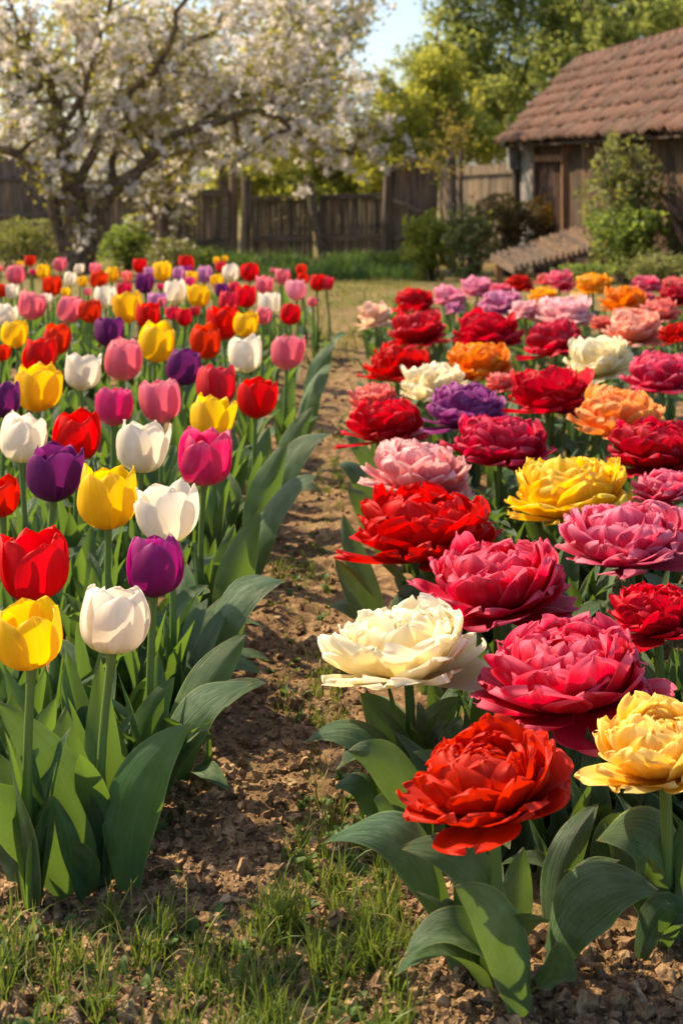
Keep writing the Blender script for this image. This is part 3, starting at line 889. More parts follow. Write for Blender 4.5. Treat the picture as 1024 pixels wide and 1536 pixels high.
def double_bloom(seed, H=.5, full=1.0):
    """peony-like double tulip: splayed outer petals, upright bowls inside, a curled heart"""
    g = np.random.default_rng(seed)
    mb = MB()
    rings = [  # count, r0, z0, start angle, bend, length, half width, cup, jitter
        (7, .06, .02, 0, 26, .44, .215, .8, 7),
        (8, .09, .03, 12, 44, .43, .210, .9, 6),
        (9, .12, .05, 24, 62, .42, .200, 1.0, 5),
        (9, .15, .07, 34, 58, .45, .200, 1.1, 5),
        (10, .16, .10, 46, 64, .43, .180, 1.3, 5),
        (10, .15, .13, 56, 70, .38, .160, 1.5, 6),
        (9, .12, .16, 66, 70, .30, .130, 1.9, 8),
        (8, .08, .18, 70, 70, .23, .095, 2.3, 12),
        (6, .03, .19, 76, 50, .17, .065, 2.6, 16),
    ]
    nu, nv = 15, 19
    s = (np.sin(np.linspace(0, 1, nu) * np.pi / 2) ** 1.2)[:, None]; v = np.linspace(-1, 1, nv)[None, :]
    for ri, (n, r0, z0, a0, bend, L, W, cup, jit) in enumerate(rings):
        off = g.uniform(0, 6.28)
        for k in range(n):
            ph = off + k / n * 2 * np.pi + g.normal(0, .08)
            A0 = R(a0 + g.normal(0, jit)); B = R(bend * g.normal(1, .13))
            l = L * g.normal(1, .09); w = W * g.normal(1, .12)
            if ri == 0 and g.random() < .35:
                A0 -= R(3); l *= 1.14; B *= .7
            ang = A0 + B * s ** 1.25
            dr = np.cos(ang); dz = np.sin(ang)
            ds = l * np.diff(s[:, 0])
            rr = r0 + np.concatenate([[0], np.cumsum((dr[:-1, 0] + dr[1:, 0]) / 2 * ds)])[:, None]
            zz = z0 + np.concatenate([[0], np.cumsum((dz[:-1, 0] + dz[1:, 0]) / 2 * ds)])[:, None]
            sh = np.interp(s, [0, .15, .4, .62, .75], [.30, .58, .90, 1.0, 1.0]) * np.sqrt(np.clip(1 - np.clip((s - .62) / .385, 0, 1) ** 2.6, 0, 1))
            ph1, ph2, ph3 = g.uniform(0, 6.28, 3)
            fr = .035 * np.sin(5.2 * v + ph1) + .022 * np.sin(12 * v + ph2) + .02 * (g.random(nv)[None, :] - .5)
            notch = -.09 * np.exp(-((v - g.uniform(-.4, .4)) / .2) ** 2) * (g.random() < .5)
            ext = l * (fr + notch) * s ** 3
            lat = v * w * sh * (1 + .035 * np.sin(17 * s + ph3) * s)
            c_ = cup * (lat ** 2) * g.uniform(.8, 1.2) * (1 - .45 * s ** 2.5)
            ruf = (.032 * np.sin(3.6 * v + ph3 + 2 * s) + .012 * np.sin(9.5 * v + ph1 + 3 * s)) * s ** 1.8 * (1.1 if ri < 3 else .8)
            mid = -.012 * np.exp(-(v / .14) ** 2) * np.sin(np.pi * s)
            nrm = c_ + ruf * (.5 + .5 * np.abs(v)) + mid
            tw = (.16 + g.normal(0, .06)) * s ** .7 * v * w * sh
            rad = rr + dr * ext - dz * (nrm + tw)
            z = zz + dz * ext + dr * (nrm + tw)
            # deep cups must not cross the axis
            rad = np.maximum(rad, -.06)
            x = rad * np.cos(ph) - lat * np.sin(ph)
            y = rad * np.sin(ph) + lat * np.cos(ph)
            P = np.stack([x, y, z + 0 * x], -1)
            S = np.stack([np.broadcast_to(s, x.shape), np.broadcast_to(v, x.shape), np.full(x.shape, g.random())], -1)
            mb.grid(P, S)
    V = np.concatenate(mb.V)
    rmax = np.percentile(np.hypot(V[:, 0], V[:, 1]), 98)
    zmin, zmax = V[:, 2].min(), np.percentile(V[:, 2], 99.5)
    for a in mb.V:
        a[:, :2] *= .525 / rmax
        a[:, 2] = (a[:, 2]) * (H / zmax)
    return mb

def leaf_shape(s, base=.42):
    return sm_interp(s, [0, .12, .35, .6, .82, .94, 1.0], [base, .66, .97, .93, .56, .24, .0])

def leaf_from_spine(mb, C, side, width, fold=.28, wav=.06, twist=0.0, seed=0, nv=9):
    """blade along the points C with width direction 'side' (twisted on the way up)"""
    g = np.random.default_rng(seed)
    C = np.asarray(C, float); n = len(C)
    s = np.linspace(0, 1, n)
    T = np.gradient(C, axis=0); T /= np.linalg.norm(T, axis=1)[:, None]
    side = np.broadcast_to(np.asarray(side, float), C.shape)
    B = side - (side * T).sum(1)[:, None] * T; B /= np.linalg.norm(B, axis=1)[:, None] + 1e-9
    N = np.cross(T, B)
    tw = (twist * s ** 1.3)[:, None]
    B, N = B * np.cos(tw) + N * np.sin(tw), N * np.cos(tw) - B * np.sin(tw)
    v = np.linspace(-1, 1, nv)[None, :]
    hw = (leaf_shape(s) * width / 2)[:, None]
    p = g.uniform(0, 6.28, 3)
    fd = fold * (1.25 - .75 * s)[:, None]
    up = fd * np.abs(v) ** 1.5 * hw * 1.2 + wav * width * np.sin(7 * s[:, None] + p[0] + 1.5 * np.sign(v)) * np.abs(v) ** 2 * np.sin(np.pi * s)[:, None] \
        + wav * .35 * width * np.sin(15 * s[:, None] + p[1]) * np.abs(v) ** 3
    P = C[:, None, :] + (v * hw * (1 - .18 * fd))[..., None] * B[:, None, :] + up[..., None] * N[:, None, :]
    S = np.stack([s[:, None] + 0 * v, v + 0 * s[:, None], np.full((n, nv), g.random())], -1)
    mb.grid(P, S)
    return mb

def generic_leaf(seed, a0, a1, twist, fold=.3, nu=16, w=.22):
    """unit-long leaf rising from the origin and leaning towards +X"""
    g = np.random.default_rng(seed)
    s = np.linspace(0, 1, nu)
    a = R(a0) + R(a1 - a0) * s ** 1.6
    x = np.concatenate([[0], np.cumsum(np.sin(a)[:-1])]) / (nu - 1)
    z = np.concatenate([[0], np.cumsum(np.cos(a)[:-1])]) / (nu - 1)
    y = .05 * g.normal() * s ** 2
    return leaf_from_spine(MB(), np.stack([x, y, z], 1), (0, 1, 0), w, fold, .05, R(twist), seed)

LEAF = {'up': [], 'mid': [], 'arch': []}
for i in range(7):
    LEAF['up'].append(generic_leaf(100 + i, rnd.uniform(2, 9), rnd.uniform(10, 38), rnd.uniform(-60, 60), .42, 15, rnd.uniform(.15, .23)))
    LEAF['mid'].append(generic_leaf(200 + i, rnd.uniform(6, 18), rnd.uniform(45, 85), rnd.uniform(-50, 50), .32, 16, rnd.uniform(.20, .28)))
    LEAF['arch'].append(generic_leaf(300 + i, rnd.uniform(12, 28), rnd.uniform(95, 140), rnd.uniform(-35, 35), .25, 17, rnd.uniform(.22, .31)))
LEAF_ME = {k: [mb.mesh("leaf_%s" % k) for mb in L] for k, L in LEAF.items()}
LEAF_AR = {k: [mb.arrays() for mb in L] for k, L in LEAF.items()}

# ------------------------------------------------------------------ flower colours
PM = {}
def pm(key, main, base, edge, **kw):
    if key.startswith('d_'):
        kw['freq'] = 15.0; kw['streak'] = kw.get('streak', .46) * 1.35
    PM[key] = petal_mat(key + " petal", main, base, edge, **kw)
pm('red', (.62, .009, .003), (.55, .05, .006), (.72, .03, .010))
pm('crimson', (.50, .010, .025), (.40, .02, .03), (.62, .05, .08))
pm('magenta', (.62, .035, .15), (.60, .25, .25), (.78, .18, .32))
pm('rose', (.70, .16, .21), (.72, .40, .33), (.82, .36, .40))
pm('palepink', (.78, .32, .40), (.78, .50, .42), (.86, .55, .58))
pm('redpink', (.58, .022, .045), (.50, .15, .10), (.70, .10, .15))
pm('white', (.80, .73, .60), (.66, .62, .32), (.86, .80, .69), streak=.30)
pm('yellow', (.82, .52, .015), (.70, .42, .02), (.88, .62, .05), streak=.36)
pm('purple', (.17, .020, .13), (.14, .03, .10), (.30, .05, .24))
pm('violet', (.33, .018, .17), (.24, .03, .14), (.46, .07, .30))
pm('lilac', (.55, .22, .42), (.55, .35, .35), (.68, .40, .55))
pm('salmon', (.78, .22, .17), (.75, .30, .12), (.85, .45, .38))
# doubles
pm('d_red', (.58, .005, .004), (.42, .006, .003), (.66, .020, .018), flame=.2)
pm('d_crimson', (.54, .007, .028), (.46, .008, .012), (.70, .07, .12), flame=.2, edge_at=.8)
pm('d_darkcrimson', (.44, .006, .025), (.36, .01, .01), (.62, .04, .09), flame=.2)
pm('d_pinkcrimson', (.62, .010, .048), (.54, .006, .015), (.80, .15, .23), flame=.35, edge_at=.76)
pm('d_rose', (.66, .045, .11), (.58, .015, .03), (.82, .28, .36), flame=.4, edge_at=.72)
pm('d_coral', (.70, .12, .11), (.64, .06, .03), (.82, .34, .30))
pm('d_pinkpale', (.76, .22, .24), (.66, .06, .06), (.86, .56, .54), flame=.4, edge_at=.62)
pm('d_lightpink', (.80, .38, .42), (.76, .22, .22), (.88, .62, .62), edge_at=.6)
pm('d_pink', (.72, .19, .32), (.66, .14, .2), (.84, .42, .54), edge_at=.7)
pm('d_mauve', (.56, .15, .34), (.45, .10, .2), (.74, .38, .56), edge_at=.7)
pm('d_salmon', (.80, .30, .20), (.78, .20, .07), (.88, .52, .42), edge_at=.68)
pm('d_peach', (.84, .58, .38), (.80, .42, .12), (.88, .66, .56), streak=.36)
pm('d_orange', (.78, .20, .012), (.76, .16, .008), (.86, .36, .05), streak=.2)
pm('d_apricot', (.82, .31, .05), (.80, .22, .01), (.88, .48, .17), streak=.2, edge_at=.7)
pm('d_gold', (.84, .42, .015), (.80, .32, .01), (.88, .55, .08), streak=.36)
pm('d_yellow', (.83, .58, .02), (.80, .46, .01), (.88, .70, .12), streak=.36)
pm('d_paleyellow', (.86, .56, .045), (.82, .42, .01), (.89, .70, .24), streak=.22, flame=.5, edge_at=.6)
pm('d_cream', (.87, .79, .54), (.84, .60, .10), (.90, .85, .72), streak=.12, flame=.25, transl=.5)
pm('d_purple', (.26, .035, .20), (.18, .015, .10), (.42, .12, .36), edge_at=.7)

WORD = dict(red='red', crimson='crimson', magenta='magenta', rose='pink', palepink='pale pink', redpink='reddish pink', white='white', yellow='yellow',
            purple='dark purple', violet='violet', lilac='lilac', salmon='salmon',
            d_red='red', d_crimson='crimson', d_darkcrimson='dark crimson', d_pinkcrimson='crimson pink', d_rose='rose pink', d_coral='coral pink',
            d_pinkpale='pale pink', d_lightpink='light pink', d_pink='pink', d_mauve='mauve', d_salmon='salmon', d_peach='peach', d_orange='orange',
            d_apricot='apricot', d_gold='golden', d_yellow='yellow', d_paleyellow='pale yellow', d_cream='cream', d_purple='purple')

# u, v, width, colour, openness, own label
TUL = [
 (168,931,104,'white',.0,"big white tulip on a bare stem at the front corner of the bed"),
 (48,953,102,'yellow',.12,"big yellow cup tulip at the bed's front, below a red one"),
 (54,850,100,'red',.08,"big red tulip directly above the front yellow tulip"),
 (231,852,84,'violet',-.1,"violet tulip with a closed round cup on a long stem"),
 (256,770,88,'white',.25,"white tulip with one petal flaring out, above the violet tulip"),
 (163,747,88,'yellow',.12,"large yellow cup tulip between a dark purple and a white tulip"),
 (80,711,80,'purple',.1,"large dark purple tulip left of the big yellow cup"),
 (5,746,56,'red',.0,"red tulip cut off at the frame, left of the dark purple one"),
 (32,658,70,'white',.06,"white tulip half hidden behind the large dark purple tulip"),
 (118,655,68,'red',.02,"broad red tulip with a flat rim between two white tulips"),
 (212,671,75,'white',.18,"white tulip with outturned petal tips, beside a magenta tulip"),
 (306,687,80,'magenta',.08,"deep magenta tulip, the lowest of those beside the path"),
 (315,628,62,'yellow',.2,"yellow tulip crossed by the stem of a reddish pink tulip"),
 (170,610,54,'magenta',.05,"small dusky magenta tulip above the flat rimmed red tulip"),
 (243,602,60,'rose',.0,"tall oval pink tulip between a magenta bud and a reddish pink tulip"),
 (323,581,59,'redpink',.02,"reddish pink tulip standing in front of a yellow tulip"),
 (383,598,57,'red',.12,"red tulip with open tips, alone on a long stem at the path"),
 (8,600,50,'purple',.0,"dark purple tulip cut off at the frame beside a yellow one"),
 (58,583,66,'yellow',.28,"yellow tulip with wide flaring petals beside a dark purple tulip"),
 (121,557,53,'white',.1,"slim white tulip with flat top beside a flaring yellow tulip"),
 (185,540,58,'rose',.08,"round pink tulip in front of a yellow cup"),
 (232,514,53,'yellow',.08,"yellow tulip behind a round pink one, above a purple one"),
 (273,550,51,'purple',.06,"dark purple tulip right above a tall oval pink tulip"),
 (370,532,50,'white',.08,"white tulip beside the pink tulip at the path edge"),
 (430,529,48,'rose',.14,"pink tulip on a long bare stem at the path edge, petal leaning out"),
 (310,513,46,'red',.05,"red tulip in front of a bigger red tulip, behind the purple"),
 (58,533,50,'red',.06,None), (4,529,24,'red',0,None), (82,510,41,'red',.04,None), (25,502,38,'yellow',.04,None),
 (164,498,43,'purple',.1,None), (221,474,36,'red',.06,None), (138,467,33,'red',.06,None), (103,464,39,'rose',.04,None), (45,459,39,'rose',.06,None),
 (8,473,32,'white',.06,None), (195,461,42,'yellow',.18,None), (159,445,33,'white',.06,None), (187,434,22,'redpink',.05,None), (236,452,28,'lilac',.05,None),
 (18,438,21,'white',.05,None), (2,436,18,'red',0,None), (79,429,29,'red',.05,None), (105,419,19,'white',0,None), (146,420,25,'red',.05,None),
 (126,422,15,'yellow',.05,None), (168,412,21,'yellow',.0,None), (209,399,21,'red',.05,None), (218,425,28,'purple',.05,None), (244,407,27,'yellow',.05,None),
 (192,414,15,'salmon',.2,None), (223,408,14,'lilac',.05,None), (119,403,15,'white',.0,None), (143,404,17,'rose',.05,None), (91,397,19,'rose',.05,None),
 (65,408,21,'yellow',.0,None), (49,408,10,'magenta',.0,None), (46,391,16,'red',.0,None), (32,397,11,'yellow',.0,None), (25,412,29,'rose',.05,None),
 (1,403,9,'rose',.0,None), (71,448,15,'white',.0,None), (133,438,11,'rose',-.1,None), (99,438,14,'yellow',.1,None), (241,430,10,'magenta',0,None),
 (265,438,32,'white',0,None), (280,396,23,'red',.05,None), (268,411,20,'lilac',.05,None), (281,408,18,'violet',.05,None), (307,412,24,'lilac',.05,None),
 (287,416,18,'yellow',.05,None), (284,423,14,'magenta',.05,None), (327,422,20,'yellow',.05,None), (333,401,17,'redpink',.05,None), (337,388,9,'yellow',0,None),
 (324,391,10,'yellow',0,None), (347,410,26,'white',.08,None), (375,408,26,'red',.05,None), (299,444,33,'yellow',.08,None), (334,436,21,'purple',.05,None),
 (353,432,18,'redpink',.05,None), (369,445,31,'red',.03,None), (341,453,31,'redpink',.06,None), (397,427,26,'rose',.05,None), (423,415,23,'rose',0,None),
 (452,405,16,'red',0,None), (453,418,17,'red',.05,None), (445,435,30,'palepink',.12,None), (475,424,24,'red',.03,None), (489,425,19,'redpink',.03,None),
 (469,453,15,'rose',-.1,None), (406,455,32,'white',.12,None), (435,471,31,'red',0,None), (394,474,25,'rose',0,None), (369,487,36,'yellow',.1,None),
 (335,484,47,'red',.03,None), (278,476,24,'red',.03,None), (260,470,20,'redpink',.03,None), (293,467,14,'redpink',0,None), (243,453,12,'rose',0,None), (409,406,8,'rose',0,None),
]
DBL = [
 (740,1190,255,'d_red',13,.30,"big bright red double tulip, the front one on broad arching leaves"),
 (858,1025,268,'d_pinkcrimson',11,.40,"largest crimson pink double tulip, above the front red one"),
 (612,985,240,'d_cream',10,.36,"big cream double tulip with drooping outer petals beside the path"),
 (1002,1136,208,'d_paleyellow',6,.50,"pale yellow double tulip with streaked petals at the frame edge"),
 (990,932,150,'d_red',8,.46,"bright red double tulip at the frame edge, above the pale yellow one"),
 (750,884,222,'d_pinkcrimson',10,.30,"crimson pink double tulip behind the cream one"),
 (948,818,198,'d_rose',9,.36,"rose pink double tulip with a pale ruffled rim beside the yellow one"),
 (640,805,222,'d_red',8,.30,"wide red double tulip between the pale pink and the cream ones"),
 (855,744,190,'d_yellow',8,.34,"bright yellow double tulip with a golden heart"),
 (1003,738,96,'d_rose',6,.42,"rose pink double tulip at the frame edge, behind a bigger rose one"),
 (626,712,160,'d_pinkpale',8,.40,"pale pink double tulip with one long white tipped petal over the path"),
 (752,671,150,'d_crimson',6,.40,"crimson double tulip between the pale pink and yellow ones"),
 (985,678,150,'d_darkcrimson',6,.42,"dark crimson double tulip at the frame edge, behind the yellow one"),
 (581,640,116,'d_red',6,.50,"ragged bright red double tulip leaning over the path"),
 (700,618,122,'d_purple',6,.42,"purple double tulip, the only one of its colour in the bed"),
 (823,594,128,'d_red',6,.42,"red double tulip left of the apricot one"),
 (927,627,134,'d_apricot',6,.46,"apricot double tulip with an orange heart"),
 (566,604,78,'d_coral',4,.46,"coral pink double tulip half hidden behind the ragged red one"),
 (650,580,102,'d_cream',4,.48,"pale cream double tulip above the purple one"),
 (754,578,52,'d_coral',2,.5,"small coral double tulip half hidden behind the red one"),
 (597,553,106,'d_red',4,.44,"red double tulip above the pale cream one at the path"),
 (717,549,104,'d_orange',4,.42,"orange double tulip with flaring petals left of a red one"),
 (995,567,110,'d_pinkcrimson',4,.5,"crimson pink double tulip beside the white cream one at the frame"),
 (903,541,100,'d_cream',2,.58,"whitish cream double tulip with a tall rounded head"),
 (836,513,95,'d_crimson',2,.42,None), (731,499,98,'d_red',2,.42,None), (629,497,90,'d_crimson',2,.42,None),
 (953,494,92,'d_salmon',2,.44,None), (902,486,34,'d_coral',0,.5,None), (1018,503,52,'d_red',0,.5,None), (992,468,60,'d_coral',0,.46,None),
 (845,470,82,'d_lightpink',2,.46,None), (788,467,50,'d_lightpink',0,.46,None), (937,453,70,'d_orange',0,.46,None), (563,475,58,'d_peach',0,.62,None),
 (620,455,66,'d_red',0,.5,None), (672,448,52,'d_pink',0,.6,None), (681,464,24,'d_mauve',0,.7,None), (715,433,50,'d_pink',0,.6,None), (751,436,34,'d_rose',0,.5,None),
 (779,428,44,'d_red',0,.56,None), (752,457,66,'d_mauve',0,.44,None), (840,422,48,'d_rose',0,.5,None), (816,421,28,'d_coral',0,.6,None), (890,429,58,'d_gold',0,.5,None),
 (815,446,44,'d_gold',0,.4,None), (866,451,32,'d_peach',0,.5,None), (970,428,46,'d_rose',0,.5,None), (973,447,22,'d_rose',0,.5,None), (1013,430,44,'d_coral',0,.5,None), (1012,447,50,'d_darkcrimson',0,.5,None),
]

# ------------------------------------------------------------------ labels: colour plus what stands next to the flower
NEAR = ['left', 'right', 'behind', 'front']
PHRASE = {'left': "{} one to its left", 'right': "{} one to its right", 'behind': "{} one behind", 'front': "{} one in front"}
def make_labels(rows, noun):
    """rows: (u, v, w, colour word, own label or None) -> labels, each fitting one flower only"""
    import itertools
    sig = []
    for i, (u, v, w, c, own) in enumerate(rows):
        best = {}
        for j, (a, b, w2, c2, _) in enumerate(rows):
            if i == j: continue
            dx, dy = (a - u) / (w + 8), (b - v) / (w + 8)
            d = math.hypot(dx, dy)
            if d > 3.2: continue
            k = ('right' if dx > 0 else 'left') if abs(dx) > abs(dy) * 1.2 else ('front' if dy > 0 else 'behind') if abs(dy) > abs(dx) * 1.2 else None
            if k and d < best.get(k, (9, ''))[0]:
                best[k] = (d, c2)
        sig.append({k: best[k][1] for k in NEAR if k in best})
    out = []
    for i, (u, v, w, c, own) in enumerate(rows):
        if own:
            out.append(own); continue
        def size_word(w): return "small " if w < 17 else ""
        band = "back-row " if v < 425 else "mid-bed "
        zone = lambda q: rows[q][1] < 425
        def text(ks): return band + "{} {}, ".format(c, noun) + ", ".join(PHRASE[k].format(sig[i][k]) for k in ks)
        pick = None
        for n in (2, 3, 1):
            for ks in itertools.combinations([k for k in NEAR if k in sig[i]], n):
                same = [j for j in range(len(rows)) if j != i and rows[j][3] == c and zone(j) == zone(i) and all(sig[j].get(k) == sig[i][k] for k in ks)]
                if not same and len(text(ks).split()) <= 16:
                    pick = ks; break
            if pick: break
        if pick is None:
            pick = [k for k in NEAR if k in sig[i]][:2]
        txt = text(pick)
        out.append(txt)
    return out
TUL_L = make_labels([(a[0], a[1], a[2], WORD[a[3]], a[5]) for a in TUL], "tulip")
DBL_L = make_labels([(a[0], a[1], a[2], WORD[a[3]], a[6]) for a in DBL], "double tulip")

# ------------------------------------------------------------------ plants
STEM_CACHE = {}
def stem_mesh(h, r, bend, key):
    k = (round(h, 2), round(r, 4), key)
    if k not in STEM_CACHE:
        n = 9
        s = np.linspace(0, 1, n)
        P = np.stack([bend[0] * np.sin(np.pi * s), bend[1] * np.sin(np.pi * s), s * round(h, 2)], 1)
        mb = MB().tube(P, r * (1.12 - .2 * s + .25 * np.exp(-((1 - s) / .05) ** 2)), 10, cap=False)
        STEM_CACHE[k] = mb.mesh("stem")
    return STEM_CACHE[k]

def add_leaf(root, kind, length, az, idx, mat='leaf', dx=0.0, tilt=0.0):
    me = LEAF_ME[kind][idx % len(LEAF_ME[kind])]
    o = link("leaf", me, M[mat], root)
    o.scale = (length * rnd.uniform(.95, 1.05), length * rnd.uniform(.9, 1.15), length)
    o.rotation_euler = (0, tilt, az)
    o.location = (dx * math.cos(az), dx * math.sin(az), -.01)
    return o

T_VAR = {}
for i, (op, ti) in enumerate([(0, .02), (.0, .05), (.08, .0), (.12, .0), (.2, -.02), (.28, -.03), (.05, .03), (-.1, .05)]):
    T_VAR[i] = [(op, tulip_bloom(40 + i * 3 + k, op, 1.0, ti).mesh("tulip_bloom")) for k in range(2)]
def t_bloom(op, i):
    c = sorted(T_VAR.values(), key=lambda L: abs(L[0][0] - op))
    return c[0][i % 2][1] if i % 5 else c[1][i % 2][1]

plants = []                                     # (x, y) of every rooted plant
for i, (u, v, w, colr, op, own) in enumerate(TUL):
    zc = .45 + rnd.uniform(-.012, .012)
    Z = FPX * (CAM_H - zc) / (v - HOR)
    c = px(u, v, Z)
    W = w * Z / FPX
    Hh = W * rnd.uniform(.96, 1.04) * (1.08 - .12 * max(0, min(1, (v - 400) / 550)))
    gz = float(prof(Z))
    bz = c.z - .5 * Hh
    lean = rnd.uniform(-.02, .02)
    root = empty("tulip", (c.x - lean, Z, gz), TUL_L[i], "tulip", "tulips in the bed beside the path")
    plants.append((c.x, Z))
    h = bz - gz
    st = link("stem", stem_mesh(h, .0078 if w > 60 else .0072, (rnd.uniform(-.012, .012), rnd.uniform(-.01, .01)), i % 5), M['stem'], root, (0, 0, 0))
    st.scale = (1, 1, h / round(h, 2))
    st.rotation_euler = (0, math.atan2(lean, h), 0)
    bl = link("bloom", t_bloom(op + (rnd.gauss(0, .07) if own is None else 0), i), PM[colr], root, (lean, 0, h - .006 * W))
    bl.scale = (W, W, Hh)
    bl.rotation_euler = (R(rnd.uniform(-8, 7)), R(rnd.uniform(-8, 8)) + lean * 2, rnd.uniform(0, 6.28))
    nl = 5 if w > 40 else 4 if w > 20 else 2
    a0 = rnd.uniform(0, 6.28)
    for k in range(nl):
        kind = rnd.choice(['up', 'up', 'up', 'mid', 'mid', 'arch'])
        if i < 2: kind = 'up'
        add_leaf(root, kind, rnd.uniform(.19, .31) * (1.0 if kind != 'arch' else 1.12), a0 + k * 2.4 + rnd.uniform(-.4, .4), rnd.randrange(7), 'leaf', .006)

D_VAR = {}
def d_bloom(seed, H):
    k = (seed, round(H, 2))
    if k not in D_VAR:
        D_VAR[k] = double_bloom(500 + seed * 7, H).mesh("double_bloom")
    return D_VAR[k]

for i, (u, v, w, colr, back, Hr, own) in enumerate(DBL):
    zc = .30 + rnd.uniform(-.01, .01)
    Z = FPX * (CAM_H - zc) / (v - HOR)
    c = px(u, v, Z)
    W = w * Z / FPX
    gz = float(prof(Z))
    Hr = max(Hr, .44 if v > 900 else .47 if v > 650 else .54)
    back *= .45
    Hh = Hr * W
    seed = i if i < 24 else 24 + i % 8
    root = empty("double_tulip", (c.x, Z + .03, gz), DBL_L[i], "tulip", "double tulips in the bed beside the path")
    plants.append((c.x, Z))
    bz = c.z - .42 * Hh - gz
    st = link("stem", stem_mesh(bz, .0095, (rnd.uniform(-.01, .01), rnd.uniform(-.008, .008)), 10 + i % 4), M['stem'], root)
    st.scale = (1, 1, (bz + .02) / round(bz, 2))
    bl = link("bloom", d_bloom(seed, .5), PM[colr], root, (0, 0, bz))
    bl.scale = (W, W, W * Hr / .5)
    bl.rotation_euler = Euler((R(-back + rnd.uniform(-4, 4)), R(rnd.uniform(-9, 9)), 0)).to_matrix().to_4x4().__matmul__(Matrix.Rotation(rnd.uniform(0, 6.28), 4, 'Z')).to_euler()
    nl = 4 if i == 0 else 5 if w > 80 else 4 if w > 40 else 3
    a0 = rnd.uniform(0, 6.28)
    for k in range(nl):
        kind = rnd.choice(['mid', 'mid', 'arch', 'arch', 'up'])
        add_leaf(root, kind, rnd.uniform(.18, .27) * (1.12 if kind == 'arch' else 1.0), a0 + k * 2.4 + rnd.uniform(-.4, .4), rnd.randrange(7), 'leaf_broad', .008)

# ------------------------------------------------------------------ leaves drawn one by one at the bed edges
ROOTS = {o["label"]: o for o in COL.objects if o.name.startswith(("tulip", "double_tulip"))}
def own_leaf(plant, base_uv, tip_uv, wpx, dz=0.0, arch=.25, face=(0, -1, .35), twist=0, fold=.3, seed=0, mat='leaf', ctrl=None, n=20, bz=0.0):
    """leaf of 'plant' from a base point near the ground to a tip; depth of the tip = base depth + dz"""
    root = plant
    Zb = FPX * (CAM_H - bz) / (base_uv[1] - HOR)
    a = px(base_uv[0], base_uv[1], Zb); b = px(tip_uv[0], tip_uv[1], Zb + dz)
    if ctrl is None:
        m = a.lerp(b, .42) + Vector((0, 0, arch * (b - a).length)) + Vector((0, 0, 0))
    else:
        m = px(ctrl[0], ctrl[1], Zb + dz * .5)
    s = np.linspace(0, 1, n)[:, None]
    A, B_, C_ = np.array(a), np.array(b), np.array(m)
    P = (1 - s) ** 2 * A + 2 * s * (1 - s) * C_ + s ** 2 * B_
    T = P[-1] - P[0]
    side = np.cross(T, np.array(face))
    if side[0] < 0: side = -side
    if np.dot(np.cross(T, side), np.array(face)) < 0: pass
    o_loc = np.array(root.location)
    mb = leaf_from_spine(MB(), P - o_loc, side, wpx * Zb / FPX, fold, .075, R(twist), seed + 900, 11)
    o = link("leaf", mb.mesh("leaf"), M[mat], root)
    return o
def plant_of(k): return [o for l, o in ROOTS.items() if l.startswith(k)][0]
WT = plant_of("big white tulip"); YT = plant_of("big yellow cup"); VT = plant_of("violet tulip with"); MG = plant_of("deep magenta")
WT2 = plant_of("white tulip with one petal"); RP = plant_of("red tulip with open tips"); PP = plant_of("pink tulip on a long"); BR = plant_of("big red tulip directly")
FR = plant_of("big bright red double"); CR = plant_of("big cream double"); LP = plant_of("largest crimson pink"); PY = plant_of("pale yellow double"); WR = plant_of("wide red double")
PK = plant_of("pale pink double"); RR = plant_of("ragged bright red"); CP = plant_of("crimson pink double tulip behind")
# left bed, front corner
own_leaf(WT, (192,1338), (285,1086), 90, -.03, twist=-8, fold=.25, seed=1, ctrl=(165,1180))
own_leaf(YT, (122,1335), (-8,1050), 84, -.02, twist=10, fold=.3, seed=2, ctrl=(140,1190))
own_leaf(YT, (105,1345), (-30,1175), 88, -.05, twist=14, fold=.3, seed=3, ctrl=(50,1240))
own_leaf(YT, (60,1310), (84,1140), 70, .02, twist=0, seed=4, ctrl=(20,1230))
own_leaf(WT, (168,1320), (150,985), 66, .03, twist=6, fold=.5, seed=5, ctrl=(150,1190))
own_leaf(VT, (222,1210), (262,1015), 62, 0, twist=-10, seed=6, ctrl=(190,1110))
own_leaf(WT, (150,1318), (176,1255), 28, -.03, seed=7, ctrl=(140,1295))
own_leaf(WT, (122,1352), (80,1192), 34, -.05, twist=15, fold=.5, seed=8, ctrl=(110,1270))
own_leaf(WT, (128,1345), (108,1260), 42, -.06, seed=9, ctrl=(140,1300), twist=20)
own_leaf(WT, (150,1330), (100,1062), 78, .03, seed=10, ctrl=(85,1190))
own_leaf(YT, (30,1330), (-25,1120), 90, .05, seed=46, ctrl=(30,1220))
# path edge of the left bed
own_leaf(VT, (238,1190), (381,1024), 74, -.02, face=(-.35, -.8, .6), twist=-25, fold=.22, seed=11, ctrl=(262,1040), mat='leaf_broad')
own_leaf(VT, (262,1175), (372,948), 76, .05, face=(-.2, -1, .3), twist=-10, seed=12, ctrl=(270,1040))
own_leaf(VT, (285,1165), (345,1188), 34, -.1, face=(0, -.5, 1), seed=13, ctrl=(300,1135), mat='leaf_broad')
own_leaf(VT, (309,1178), (313,1095), 15, 0, fold=.5, seed=14, ctrl=(312,1140))
own_leaf(WT2, (300,1060), (430,872), 72, 0, face=(-.35, -.8, .6), twist=-25, fold=.22, seed=15, ctrl=(322,860), mat='leaf_broad')
own_leaf(WT2, (290,1050), (365,880), 60, .08, face=(-.2, -1, .3), seed=16, ctrl=(285,960))
own_leaf(WT2, (345,985), (392,762), 62, 0, twist=-6, seed=17, ctrl=(330,880))
own_leaf(MG, (330,960), (352,785), 44, .05, twist=6, seed=18, ctrl=(325,870))
